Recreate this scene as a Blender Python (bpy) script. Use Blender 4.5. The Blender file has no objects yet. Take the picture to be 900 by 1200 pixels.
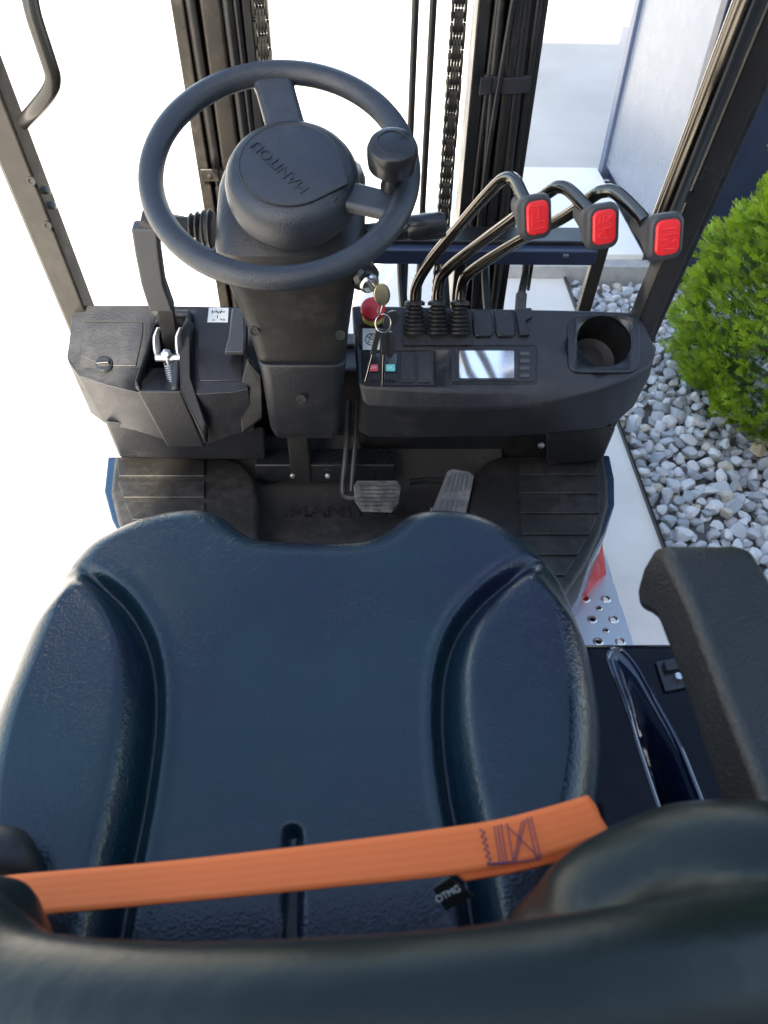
import bpy, bmesh, math, random
import numpy as np
from mathutils import Vector as V, Matrix, noise
from math import sin, cos, pi, radians as R, sqrt
random.seed(7); rng = np.random.default_rng(7)
sc = bpy.context.scene
col = sc.collection

# ------------------------------------------------------------------ camera
CAM = V((0, 0, 1.65)); PITCH = R(46); FPX = 866.7
fwd0 = V((0, cos(PITCH), -sin(PITCH))); up0 = V((0, sin(PITCH), cos(PITCH)))
YAW = math.atan(18 / FPX)
rot = Matrix.Rotation(-YAW, 3, up0)
FW = rot @ fwd0; RT = FW.cross(up0).normalized(); UP = up0
cd = bpy.data.cameras.new('camera'); cam = bpy.data.objects.new('camera', cd); col.objects.link(cam)
m = Matrix((RT, UP, -FW)).transposed().to_4x4(); m.translation = CAM
cam.matrix_world = m
cd.sensor_width = 36; cd.lens = 26; cd.clip_start = .01; cd.clip_end = 500
cd.dof.use_dof = True; cd.dof.focus_distance = 1.25; cd.dof.aperture_fstop = 8.5
sc.camera = cam

# ------------------------------------------------------------------ light
SUN_EL = R(42); SUN_H = V((-.27, -.963, 0)).normalized()      # horizontal direction towards the sun
w = bpy.data.worlds.new("World"); sc.world = w; w.use_nodes = True
nt = w.node_tree; bg = nt.nodes['Background']; sky = nt.nodes.new('ShaderNodeTexSky')
sky.sky_type = 'NISHITA'; sky.sun_disc = False; sky.sun_elevation = SUN_EL
sky.sun_rotation = math.atan2(SUN_H.x, SUN_H.y); sky.air_density = 1.0; sky.dust_density = 1.5
nt.links.new(sky.outputs[0], bg.inputs[0]); bg.inputs[1].default_value = .15
ld = bpy.data.lights.new('sun', 'SUN'); ld.energy = 4.0; ld.angle = R(.5); ld.color = (1, .93, .82)
lo = bpy.data.objects.new('sun', ld); col.objects.link(lo)
sd = V((SUN_H.x * cos(SUN_EL), SUN_H.y * cos(SUN_EL), sin(SUN_EL)))
lo.rotation_euler = sd.to_track_quat('Z', 'Y').to_euler(); lo.location = (0, 0, 6)
sc.view_settings.view_transform = 'Standard'; sc.view_settings.look = 'None'
sc.view_settings.exposure = 2.1; sc.view_settings.gamma = 1
sc.view_settings.use_white_balance = True; sc.view_settings.white_balance_temperature = 7000; sc.view_settings.white_balance_tint = 8

# ------------------------------------------------------------------ helpers
def ray(px, py): return FW + RT * ((px - 450) / FPX) + UP * ((600 - py) / FPX)
def P(px, py, Y=None, Z=None, X=None, d=None):
    r = ray(px, py)
    if d is not None: return CAM + r * d
    if Y is not None: return CAM + r * (Y / r.y)
    if Z is not None: return CAM + r * ((Z - CAM.z) / r.z)
    return CAM + r * (X / r.x)
class Plane:
    def __init__(s, p, n): s.p = V(p); s.n = V(n).normalized()
    def __call__(s, px, py, h=0):
        r = ray(px, py); t = (s.p - CAM).dot(s.n) / r.dot(s.n)
        return CAM + r * t + s.n * h

def mat(name, base, rough=.5, metal=0, bump=None, var=0, var_scale=8, coat=0, spec=.5, rvar=0, base2=None, dist=.001, detail=4, dust=0):
    M = bpy.data.materials.new(name); M.use_nodes = True; n = M.node_tree.nodes; L = M.node_tree.links
    b = n['Principled BSDF']; b.inputs['Base Color'].default_value = (*base, 1)
    b.inputs['Roughness'].default_value = rough; b.inputs['Metallic'].default_value = metal
    b.inputs['Coat Weight'].default_value = coat; b.inputs['Coat Roughness'].default_value = .05
    b.inputs['Specular IOR Level'].default_value = spec
    tc = n.new('ShaderNodeTexCoord')
    def nz(scale, det=4, ro=.55):
        t = n.new('ShaderNodeTexNoise'); t.inputs['Scale'].default_value = scale; t.inputs['Detail'].default_value = det
        t.inputs['Roughness'].default_value = ro; L.new(tc.outputs['Object'], t.inputs['Vector']); return t
    colsock = None
    if var or base2:
        t = nz(var_scale); r = n.new('ShaderNodeValToRGB')
        r.color_ramp.elements[0].position = .32; r.color_ramp.elements[1].position = .68
        c2 = base2 if base2 else tuple(min(1, c * (1 + var)) for c in base)
        c1 = base if base2 else tuple(c * (1 - var) for c in base)
        r.color_ramp.elements[0].color = (*c1, 1); r.color_ramp.elements[1].color = (*c2, 1)
        L.new(t.outputs[0], r.inputs[0]); colsock = r.outputs[0]; L.new(colsock, b.inputs['Base Color'])
    if dust:
        t = nz(46, 8, .7); t2 = nz(7, 3)
        mu = n.new('ShaderNodeMath'); mu.operation = 'MULTIPLY'; L.new(t.outputs[0], mu.inputs[0]); L.new(t2.outputs[0], mu.inputs[1])
        mr = n.new('ShaderNodeMapRange'); mr.inputs[1].default_value = .24; mr.inputs[2].default_value = .42
        mr.inputs[3].default_value = 0; mr.inputs[4].default_value = dust; L.new(mu.outputs[0], mr.inputs[0])
        mx = n.new('ShaderNodeMixRGB'); mx.inputs[1].default_value = (*base, 1); mx.inputs[2].default_value = (.28, .26, .23, 1)
        if colsock: L.new(colsock, mx.inputs[1])
        L.new(mr.outputs[0], mx.inputs[0]); L.new(mx.outputs[0], b.inputs['Base Color'])
    if rvar:
        t = nz(var_scale * 2.3); mr = n.new('ShaderNodeMapRange'); mr.inputs[1].default_value = .3; mr.inputs[2].default_value = .7
        mr.inputs[3].default_value = max(.02, rough - rvar); mr.inputs[4].default_value = rough + rvar
        L.new(t.outputs[0], mr.inputs[0]); L.new(mr.outputs[0], b.inputs['Roughness'])
    if bump:
        t = nz(bump[0], detail); bp = n.new('ShaderNodeBump'); bp.inputs['Strength'].default_value = bump[1]; bp.inputs['Distance'].default_value = dist
        L.new(t.outputs[0], bp.inputs['Height']); L.new(bp.outputs[0], b.inputs['Normal'])
    return M

PLASTIC = mat('grained black plastic', (.013, .014, .017), .36, bump=(420, .5), var=.12, rvar=.06, dust=.08, dist=.0012)
PLASTIC_D = mat('dull black plastic', (.009, .009, .009), .5, bump=(700, .3), dust=.08)
PLASTIC_S = mat('smooth black plastic', (.012, .013, .015), .28, rvar=.06)
RIM = mat('soft black rim rubber', (.020, .025, .033), .34, bump=(480, .6), rvar=.05, dust=.05, dist=.0012)
RUBBER = mat('ribbed black rubber', (.014, .014, .015), .5, bump=(500, .3), dust=.15)
MATM = mat('moulded floor rubber', (.014, .013, .012), .48, bump=(300, .5), var=.1, dust=.10)
PEDAL = mat('worn pedal rubber', (.075, .075, .077), .5, bump=(300, .5), dust=.7)
PEDALD = mat('dark pedal rubber', (.022, .022, .023), .55, bump=(300, .5), dust=.45)
FOAM = mat('coarse arm foam skin', (.008, .009, .009), .40, bump=(380, .8), rvar=.08, dist=.0015)
FOAM_B = mat('backrest vinyl', (.007, .012, .010), .33, spec=.32, bump=(200, .3), var=.15)
BLACKM = mat('black painted steel', (.011, .011, .011), .34, bump=(160, .12), var=.2, rvar=.08, dust=.06)
GUARD = mat('satin black guard paint', (.020, .018, .016), .24, bump=(120, .06), rvar=.06, dust=.04)
MAST = mat('greasy mast steel', (.022, .019, .016), .33, metal=.2, bump=(60, .15), var=.25, var_scale=14, rvar=.1, dust=.10)
HOSE = mat('hose rubber', (.013, .012, .012), .36, bump=(400, .2), dust=.08)
CHAIN = mat('oiled chain steel', (.06, .055, .045), .42, metal=.6, bump=(300, .3), var=.4, var_scale=90)
CHROME = mat('polished steel', (.62, .60, .57), .16, metal=1, bump=(90, .06), rvar=.06)
TUBEM = mat('dark chromed tube', (.16, .145, .125), .2, metal=1, rvar=.06)
ZINC = mat('zinc plated steel', (.58, .58, .58), .42, metal=1, bump=(220, .2), rvar=.1)
GLOSS = mat('gloss black hood paint', (.003, .004, .008), .07, spec=.16, bump=(10, .05), dust=.02)
GLOSS_R = mat('sky toned gloss recess paint', (.004, .010, .030), .09, coat=1, bump=(10, .05))  # blue of the reflected sky is put into this base colour
BLUEP = mat('navy body paint', (.007, .022, .050), .28, coat=.5, rvar=.06)
RED = mat('red chassis paint', (.62, .025, .02), .3, coat=.4, dust=.1)
REDB = mat('red switch plastic', (.72, .018, .022), .28, rvar=.05)
ESTOP = mat('red mushroom button plastic', (.66, .03, .035), .35)
GREY = mat('grey lever cap plastic', (.06, .062, .066), .5, bump=(600, .3))
STICK = mat('white sticker film', (.78, .78, .74), .4)
INK = mat('black print ink', (.02, .02, .02), .5)
SCREEN = mat('display glass', (.86, .9, .95), .07, metal=.92)
GLASSB = mat('display surround film', (.012, .013, .016), .15, coat=.6)
PRINTR = mat('red printed legend', (.55, .06, .10), .4)
PRINTT = mat('teal printed legend', (.10, .50, .50), .4)
WHITEP = mat('white print', (.7, .7, .7), .5)
BRASS = mat('key brass', (.45, .36, .20), .35, metal=.9, bump=(200, .2), rvar=.1)
KEYBLK = mat('key head plastic', (.02, .02, .02), .35)
YEL = mat('yellow collar', (.6, .5, .1), .4)
PURPLE = mat('dark purple thread', (.06, .03, .10), .7)
NAVY = mat('navy clad metal', (.022, .032, .062), .35, bump=(3, .12), var=.12, rvar=.05, dust=.03, dist=.01)
PALE = mat('reflection toned panel', (.205, .225, .265), .30, var=.05, rvar=.05)  # bright yard reflected in navy gloss, put into a pale base colour
EDGEB = mat('slate blue trim', (.09, .12, .19), .35)
BEIGE = mat('beige render', (.55, .50, .40), .8, bump=(40, .3), var=.1)

def finish(o, M, parent=None, bevel=0, seg=3, smooth=True, sub=0, ang=32):
    me = o.data
    if M and not me.materials: me.materials.append(M)
    if smooth and hasattr(me, 'polygons'):
        me.polygons.foreach_set('use_smooth', [True] * len(me.polygons))
        if not sub: me.set_sharp_from_angle(angle=R(ang))
    if sub:
        s = o.modifiers.new('sub', 'SUBSURF'); s.levels = sub; s.render_levels = sub
    if bevel:
        if not sub: me.polygons.foreach_set('use_smooth', [True] * len(me.polygons))
        b = o.modifiers.new('bevel', 'BEVEL'); b.width = bevel; b.segments = seg; b.limit_method = 'ANGLE'; b.angle_limit = R(28)
        b.harden_normals = True
        for at in ('sharp_edge',):
            if at in me.attributes: me.attributes.remove(me.attributes[at])
    if parent: o.parent = parent
    return o
def obj(name, verts, faces, M, parent=None, fix=True, **k):
    me = bpy.data.meshes.new(name); me.from_pydata([tuple(v) for v in verts], [], faces); me.update()
    if fix:
        bm = bmesh.new(); bm.from_mesh(me); bmesh.ops.remove_doubles(bm, verts=bm.verts, dist=1e-6)
        bmesh.ops.recalc_face_normals(bm, faces=bm.faces); bm.to_mesh(me); bm.free()
    o = bpy.data.objects.new(name, me); col.objects.link(o)
    return finish(o, M, parent, **k)
def empty(name, loc, parent=None):
    o = bpy.data.objects.new(name, None); col.objects.link(o); o.location = loc; o.empty_display_size = .1
    if parent: o.parent = parent
    return o
def tag(o, label=None, cat=None, group=None, kind=None):
    for k_, v_ in (('label', label), ('category', cat), ('group', group), ('kind', kind)):
        if v_: o[k_] = v_
    return o
def bake(o):
    dg = bpy.context.evaluated_depsgraph_get(); me = bpy.data.meshes.new_from_object(o.evaluated_get(dg))
    o.modifiers.clear(); o.data = me; return o
def cut(o, cutter):
    """subtract cutter, then drop it"""
    b = o.modifiers.new('cut', 'BOOLEAN'); b.operation = 'DIFFERENCE'; b.solver = 'EXACT'; b.object = cutter
    bake(o); bpy.data.objects.remove(cutter); return o
class G:
    """collects shapes into one mesh"""
    def __init__(s): s.v = []; s.f = []
    def add(s, vs, fs): n = len(s.v); s.v += [V(v) for v in vs]; s.f += [[i + n for i in f] for f in fs]; return s
    def box(s, c, sx, sy, sz, X=V((1, 0, 0)), Y=V((0, 1, 0)), Z=None):
        X = V(X).normalized(); Y = V(Y).normalized(); Z = X.cross(Y) if Z is None else V(Z).normalized(); c = V(c)
        vs = [c + X * (a * sx / 2) + Y * (b * sy / 2) + Z * (d * sz / 2) for a in (-1, 1) for b in (-1, 1) for d in (-1, 1)]
        return s.add(vs, [[0, 1, 3, 2], [4, 6, 7, 5], [0, 4, 5, 1], [2, 3, 7, 6], [0, 2, 6, 4], [1, 5, 7, 3]])
    def loft(s, rows, close=True, caps=True):
        n = len(rows[0]); vs = [p for r in rows for p in r]; fs = []
        for i in range(len(rows) - 1):
            for j in range(n if close else n - 1):
                k = (j + 1) % n; fs.append([i * n + j, i * n + k, (i + 1) * n + k, (i + 1) * n + j])
        if caps and close: fs += [list(range(n))[::-1], [(len(rows) - 1) * n + j for j in range(n)]]
        return s.add(vs, fs)
    def prism(s, pts, vec): return s.loft([[V(p) for p in pts], [V(p) + V(vec) for p in pts]])
    def tube(s, pts, r, n=12, smooth=6, caps=True, flat=1.0):
        pts = [V(p) for p in pts]; rs = r if isinstance(r, (list, tuple)) else [r] * len(pts)
        if smooth and len(pts) > 2: pts, rs = spline(pts, smooth, rs)
        t0 = (pts[1] - pts[0]).normalized(); a = t0.orthogonal().normalized(); rows = []
        for i, p in enumerate(pts):
            t = (pts[min(i + 1, len(pts) - 1)] - pts[max(i - 1, 0)]).normalized()
            a = (a - t * a.dot(t)).normalized(); b = t.cross(a)
            rows.append([p + (a * cos(2 * pi * k / n) + b * sin(2 * pi * k / n) * flat) * rs[i] for k in range(n)])
        return s.loft(rows, caps=caps)
    def lathe(s, prof, c, ax, n=32, X=None, ex=1.0, caps=True):
        ax = V(ax).normalized(); a = V(X) if X else ax.orthogonal(); a = (a - ax * a.dot(ax)).normalized(); b = ax.cross(a); c = V(c)
        return s.loft([[c + ax * h + (a * cos(2 * pi * k / n) * ex + b * sin(2 * pi * k / n)) * max(r, 1e-5) for k in range(n)] for r, h in prof], caps=caps)
    def out(s, name, M, parent=None, **k): return obj(name, s.v, s.f, M, parent, **k)
def spline(pts, m, rs=None):
    P_ = [pts[0] * 2 - pts[1]] + list(pts) + [pts[-1] * 2 - pts[-2]]; rr = [rs[0]] + list(rs) + [rs[-1]] if rs else None
    out = []; ro = []
    for i in range(1, len(P_) - 2):
        for k in range(m):
            t = k / m; p0, p1, p2, p3 = P_[i - 1:i + 3]
            out.append(.5 * ((2 * p1) + (p2 - p0) * t + (2 * p0 - 5 * p1 + 4 * p2 - p3) * t * t + (3 * p1 - p0 - 3 * p2 + p3) * t ** 3))
            if rs: ro.append(rr[i] + (rr[i + 1] - rr[i]) * t)
    out.append(pts[-1])
    if rs: ro.append(rs[-1]); return out, ro
    return out
def rrect(x0, y0, x1, y1, r, n=5):
    pts = []
    for cx, cy, a in ((x1 - r, y0 + r, -90), (x1 - r, y1 - r, 0), (x0 + r, y1 - r, 90), (x0 + r, y0 + r, 180)):
        for k in range(n + 1):
            t = R(a + 90 * k / n); pts.append((cx + r * cos(t), cy + r * sin(t)))
    return pts
def plate(name, poly, pl, h0, h1, M, parent, bevel=0, **k):
    a = [pl(x, y) for x, y in poly]
    return G().loft([[p + pl.n * h0 for p in a], [p + pl.n * h1 for p in a]]).out(name, M, parent, bevel=bevel, **k)
def text(name, body, size, o, xd, yd, M, parent, ext=.0004, align='CENTER', sx=1):
    c = bpy.data.curves.new(name, 'FONT'); c.body = body; c.size = size; c.extrude = ext; c.align_x = align; c.align_y = 'CENTER'
    c.materials.append(M); t = bpy.data.objects.new(name, c); col.objects.link(t)
    xd = V(xd).normalized(); yd = V(yd).normalized(); z = xd.cross(yd).normalized(); yd = z.cross(xd)
    mm = Matrix((xd * sx, yd, z)).transposed().to_4x4(); mm.translation = V(o); t.matrix_world = mm
    dg = bpy.context.evaluated_depsgraph_get(); me = bpy.data.meshes.new_from_object(t.evaluated_get(dg)); bpy.data.objects.remove(t); bpy.data.curves.remove(c)
    t = bpy.data.objects.new(name, me); col.objects.link(t); t.matrix_world = mm
    if parent: t.parent = parent
    return t

# ------------------------------------------------------------------ setting: ground, paving, gravel bed
def ground_mat(name, base, var, scale, rough=.85, cr=.0):
    return mat(name, base, rough, bump=(scale * 6, .35), var=var, var_scale=scale, dist=.004, detail=8)
CONC = ground_mat('pale concrete', (.68, .64, .58), .07, 5)
CONC2 = ground_mat('shade toned concrete', (.50, .47, .42), .10, 1.1)  # shade on the far paving is put into this greyer base
SLAB = ground_mat('white paving', (.80, .80, .78), .04, 4)
KERB = ground_mat('grey kerb stone', (.34, .34, .33), .15, 18)
SOIL = ground_mat('dark gravel bedding', (.14, .14, .14), .3, 30)
def sheet(name, pts, z, M, label=None, kind='structure', thick=0):
    g = G(); p = [(x, y, z) for x, y in pts]
    if thick: g.prism([(x, y, z - thick) for x, y in pts], (0, 0, thick))
    else: g.add(p, [list(range(len(p)))])
    o = g.out(name, M, smooth=False, bevel=.004 if thick else 0); return tag(o, kind=kind)
BX = .875
g = G()
xs = [-150, -20, -4, -.6, BX]; ys = [-150, -3, 4.35, 150]
g.add([(-150, -150, 0), (BX, -150, 0), (BX, 4.35, 0), (150, 4.35, 0), (150, 150, 0), (-150, 150, 0)], [[0, 1, 2, 5], [2, 3, 4, 5]])
ground = g.out('ground', CONC, smooth=False); tag(ground, 'pale concrete yard around the forklift', kind='structure')
sheet('shaded_pavement', [(.58, 4.12), (9, 4.12), (9, 7.4), (.58, 7.4)], .004, CONC2)  # darker sheet laid to carry the far yard's shade in its colour
bed = sheet('gravel_bed', [(BX, -3), (9, -3), (9, 4.35), (BX, 4.35)], -.05, SOIL)
slab = sheet('paving_slab', [(.40, 3.12), (1.235, 3.12), (1.235, 4.1), (.40, 4.1)], .085, SLAB, thick=.14)
kerb = sheet('kerb', [(.40, 3.05), (1.3, 3.05), (1.3, 3.117), (.40, 3.117)], .06, KERB, thick=.12)
g = G().box((BX + .004, .02, -.01), .008, 6.05, .05); edg = g.out('bed_edging', BLACKM, bevel=.001); tag(edg, kind='structure')
# joints in the white slab
for a, b in (((.92, 3.12), (.92, 4.1)), ((.40, 3.66), (1.235, 3.66))):
    pass

# stones
STONE = []
for c1, c2 in (((.34, .36, .38), (.58, .60, .61)), ((.24, .27, .30), (.46, .49, .51)), ((.48, .50, .51), (.76, .77, .76)), ((.42, .42, .40), (.60, .52, .38))):
    STONE.append(mat('crushed stone', c1, .72, base2=c2, var_scale=26, bump=(70, .6), dist=.003, detail=8))
smesh = []
for k in range(28):
    bm = bmesh.new(); bmesh.ops.create_icosphere(bm, subdivisions=2, radius=1)
    off = V((rng.uniform(0, 50), k * 3.1, 0)); cuts = []
    for q in range(11):
        n_ = V(rng.normal(size=3)).normalized(); cuts.append((n_, rng.uniform(.48, .8)))
    for v in bm.verts:
        for n_, d_ in cuts:
            t = v.co.dot(n_)
            if t > d_: v.co -= n_ * (t - d_) * .98
        v.co *= 1 + .14 * noise.noise(v.co * 1.7 + off)
        v.co = V((v.co.x * 1.15, v.co.y * .92, v.co.z * .72))
    me = bpy.data.meshes.new('stone'); bm.to_mesh(me); bm.free()
    me.materials.append(STONE[[0, 1, 2, 0, 1, 2, 0, 2, 1, 3][k % 10]])
    me.polygons.foreach_set('use_smooth', [True] * len(me.polygons)); me.set_sharp_from_angle(angle=R(17)); smesh.append(me)
cells = {}; stones = []
def try_put(x, y, r, f):
    key = (int(x / .07), int(y / .07))
    for i in (-1, 0, 1):
        for j in (-1, 0, 1):
            for (a, b, c) in cells.get((key[0] + i, key[1] + j), ()):
                if (a - x) ** 2 + (b - y) ** 2 < ((c + r) * f) ** 2: return False
    cells.setdefault(key, []).append((x, y, r)); return True
for q in range(16000):
    x = rng.uniform(BX + .022, 2.6); y = rng.uniform(.2, 3.02)
    if x > 1.27 + .02 or y < 3.02:
        r = float(rng.choice([.019, .023, .027, .032], p=[.22, .34, .30, .14]))
        if try_put(x, y, r, .76): stones.append((x, y, r, 0))
cells.clear(); low = []
for q in range(12000):
    x = rng.uniform(BX + .02, 2.6); y = rng.uniform(.2, 3.02); r = float(rng.uniform(.018, .026))
    if try_put(x, y, r, .75): low.append((x, y, r, 1))
def vis(x, y):
    q = V((x, y, 0)) - CAM; d = q.dot(FW); return (450 + q.dot(RT) / d * FPX, 600 - q.dot(UP) / d * FPX)
def seen(s):
    x, y = vis(s[0], s[1])
    if not (640 < x < 905 and 300 < y < 700): return False
    if y < 365 and x < 640: return False
    if 735 < x < 870 and y > 640: return False
    if x > 805 and 300 < y < 505: return False
    if x < 765 and 368 < y < 500: return False
    return True
inview = sorted([s for s in stones if seen(s)], key=lambda s: (V((s[0], s[1], 0)) - CAM).length / s[2])
single = set(inview[:300]); rest = [s for s in stones if s not in single] + low
def stone_matrix(s):
    sz = s[2] * rng.uniform(1.0, 1.18)
    z = -.008 + rng.uniform(-.006, .008) if s[3] == 0 else -.030
    return Matrix.Translation((s[0], s[1], z)) @ Matrix.Rotation(rng.uniform(0, 6.28), 4, 'Z') @ Matrix.Rotation(rng.normal() * .45, 4, 'X') @ Matrix.Rotation(rng.normal() * .45, 4, 'Y') @ Matrix.Diagonal((sz, sz, sz, 1))
for s in inview[:300]:
    o = bpy.data.objects.new('stone', smesh[int(rng.integers(28))]); col.objects.link(o); o.parent = bed; o.matrix_world = stone_matrix(s)
allv = []; allf = []; mi = []; nv = 0
cache = [(np.array([v.co[:] for v in me.vertices]), np.array([p.vertices[:] for p in me.polygons])) for me in smesh]
for s in rest:
    k = int(rng.integers(28)); vv, ff = cache[k]; mm = np.array(stone_matrix(s))
    allv.append(vv @ mm[:3, :3].T + mm[:3, 3]); allf.append(ff + nv); nv += len(vv); mi += [[0, 1, 2, 0, 1, 2, 0, 2, 1, 3][k % 10]] * len(ff)
def bigmesh(name, vs, fs):
    me = bpy.data.meshes.new(name); vs = np.concatenate(vs).astype('f'); fs = np.concatenate(fs).astype('i'); k = fs.shape[1]
    me.vertices.add(len(vs)); me.vertices.foreach_set('co', vs.ravel()); me.loops.add(fs.size); me.loops.foreach_set('vertex_index', fs.ravel())
    me.polygons.add(len(fs)); me.polygons.foreach_set('loop_start', np.arange(0, fs.size, k, dtype='i')); me.polygons.foreach_set('loop_total', np.full(len(fs), k, 'i')) if False else None
    me.update(calc_edges=True); return me
me = bigmesh('gravel', allv, allf)
for M_ in STONE: me.materials.append(M_)
me.polygons.foreach_set('material_index', mi)
me.polygons.foreach_set('use_smooth', [True] * len(me.polygons)); me.set_sharp_from_angle(angle=R(17))
gravel = bpy.data.objects.new('gravel', me); col.objects.link(gravel); gravel.parent = bed; tag(gravel, kind='stuff')

# ------------------------------------------------------------------ thuja
LEAF = []
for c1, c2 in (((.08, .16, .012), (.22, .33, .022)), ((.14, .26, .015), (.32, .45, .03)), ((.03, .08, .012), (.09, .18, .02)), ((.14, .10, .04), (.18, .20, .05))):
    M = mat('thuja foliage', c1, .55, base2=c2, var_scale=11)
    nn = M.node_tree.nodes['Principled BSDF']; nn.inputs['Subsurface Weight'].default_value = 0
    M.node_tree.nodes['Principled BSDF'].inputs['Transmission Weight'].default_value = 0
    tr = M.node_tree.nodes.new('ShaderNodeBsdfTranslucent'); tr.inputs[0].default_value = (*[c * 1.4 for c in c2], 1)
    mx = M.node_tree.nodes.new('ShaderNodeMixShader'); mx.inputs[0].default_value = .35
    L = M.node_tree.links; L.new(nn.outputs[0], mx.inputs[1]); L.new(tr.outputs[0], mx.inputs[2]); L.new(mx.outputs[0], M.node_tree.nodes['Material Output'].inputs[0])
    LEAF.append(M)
def spray(seed):
    """flat fan of scaly twigs in the local x (along) y (across) plane, about 1 long"""
    r_ = np.random.default_rng(seed); vs = []; fs = []
    def diamond(p, d, l, w_, n_):
        d = d / np.linalg.norm(d); s = np.cross(n_, d); b = len(vs)
        vs.extend([p, p + d * l * .45 + s * w_, p + d * l, p + d * l * .45 - s * w_]); fs.append([b, b + 1, b + 2, b + 3])
    n0 = np.array([0, 0, 1.])
    for k in range(9):
        t = .08 + k * .10; p = np.array([t, 0, .10 * t * t * 2])
        diamond(np.array([t - .14, 0, .2 * (t - .14) ** 2]), np.array([1, 0, .25]), .20, .030, n0)
        for s in (-1, 1):
            L_ = (.40 - .28 * abs(t - .42)) * r_.uniform(.75, 1.15); d = np.array([.85, s * r_.uniform(.6, .95), r_.uniform(-.15, .35)])
            nn_ = n0 + r_.normal(size=3) * .35
            diamond(p, d, L_, .030, nn_)
            q = p + d / np.linalg.norm(d) * L_ * .5
            diamond(q, d + np.array([.6, -s * .35, .1]), L_ * .5, .026, nn_); diamond(q, d + np.array([-.1, s * .5, .1]), L_ * .42, .026, nn_)
    return np.array(vs), np.array(fs)
sprays = [spray(k) for k in range(10)]
TC = np.array([1.57, 2.17])
def crown_r(z, th):
    t = z / 1.95; base = .50 * (1 - max(0, t - .12) / .9) ** 1.0 if t > .12 else .50 * (.62 + .38 * (t / .12) ** .6)
    q = V((cos(th) * 2.2, sin(th) * 2.2, z * 3.2)); return base * (1 + .16 * noise.noise(q) + .15 * noise.noise(q * 2.6) + .12 * noise.noise(q * 6))
bv = []; bf = []; bm_i = []; nv = 0
N = 27000
for i in range(N):
    z = 1.7 * (rng.random() ** 1.15); th = rng.uniform(0, 2 * pi)
    if (cos(th) * .58 + sin(th) * .81) > .25 and rng.random() < .8: continue
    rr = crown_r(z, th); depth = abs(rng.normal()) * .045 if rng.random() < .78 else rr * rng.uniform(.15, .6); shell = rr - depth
    if shell < .03: continue
    out = np.array([cos(th), sin(th), 0]); up = np.array([0, 0, 1.]); tang = np.array([-sin(th), cos(th), 0])
    d = out * rng.uniform(.5, 1.1) + up * rng.uniform(.25, 1.1) + tang * rng.normal() * .45; d /= np.linalg.norm(d)
    nrm = tang * rng.normal() + up * rng.normal() * .6 + out * .7 * rng.normal(); s = np.cross(nrm, d); s /= np.linalg.norm(s); n_ = np.cross(d, s)
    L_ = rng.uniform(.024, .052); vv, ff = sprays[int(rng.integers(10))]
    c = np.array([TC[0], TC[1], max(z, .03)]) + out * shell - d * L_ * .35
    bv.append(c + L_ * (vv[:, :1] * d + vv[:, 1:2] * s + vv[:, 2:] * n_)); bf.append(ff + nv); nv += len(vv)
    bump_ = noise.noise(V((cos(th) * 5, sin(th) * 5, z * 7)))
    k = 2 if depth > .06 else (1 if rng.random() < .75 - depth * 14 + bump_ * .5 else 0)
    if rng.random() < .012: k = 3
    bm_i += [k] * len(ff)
shrub = empty('conifer_shrub', (TC[0], TC[1], -.02))
tag(shrub, 'bright green dense conical conifer growing out of the grey stones', 'shrub')
me = bigmesh('foliage', bv, bf)
for M_ in LEAF: me.materials.append(M_)
me.polygons.foreach_set('material_index', bm_i)
fo = bpy.data.objects.new('foliage', me); col.objects.link(fo); fo.parent = shrub; fo.matrix_parent_inverse = shrub.matrix_world.inverted()
fo.location = (-shrub.location.x, -shrub.location.y, -shrub.location.z); fo.matrix_parent_inverse = Matrix.Identity(4)
BARK = mat('brown bark', (.10, .07, .045), .85, bump=(60, .8), var=.3, dist=.004)
g = G().tube([(TC[0], TC[1], -.03), (TC[0] + .01, TC[1], .5), (TC[0], TC[1] + .01, 1.0), (TC[0], TC[1], 1.55)], [.035, .028, .018, .006], 10)
for k in range(60):
    z = rng.uniform(.05, 1.4); th = rng.uniform(0, 6.28); r_ = crown_r(z, th) * .8; c = V((TC[0], TC[1], z)); o_ = V((cos(th), sin(th), 0))
    g.tube([c, c + o_ * r_ * .5 + V((0, 0, .03)), c + o_ * r_ + V((0, 0, .12))], [.009, .006, .003], 5, 3)
t_ = g.out('trunk', BARK); t_.parent = shrub; t_.location = -shrub.location
# tan rock at the foot of the shrub
TANR = mat('tan rock', (.42, .33, .20), .75, base2=(.60, .52, .38), var_scale=20, bump=(60, .6), dist=.003)
me = smesh[3].copy(); me.materials.clear(); me.materials.append(TANR)
for k, (px, py, s_) in enumerate(((889, 528, .040), (906, 522, .034))):
    ro = bpy.data.objects.new('rock', me); col.objects.link(ro); ro.location = P(px, py, Z=.01); ro.scale = (s_, s_ * .8, s_ * .8); ro.rotation_euler = (.2, .1, .8 + k)
    tag(ro, ('tan brown rock among grey stones at the foot of the shrub', 'smaller tan rock beside the shrub at the edge of the photo')[k], 'rock')

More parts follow.
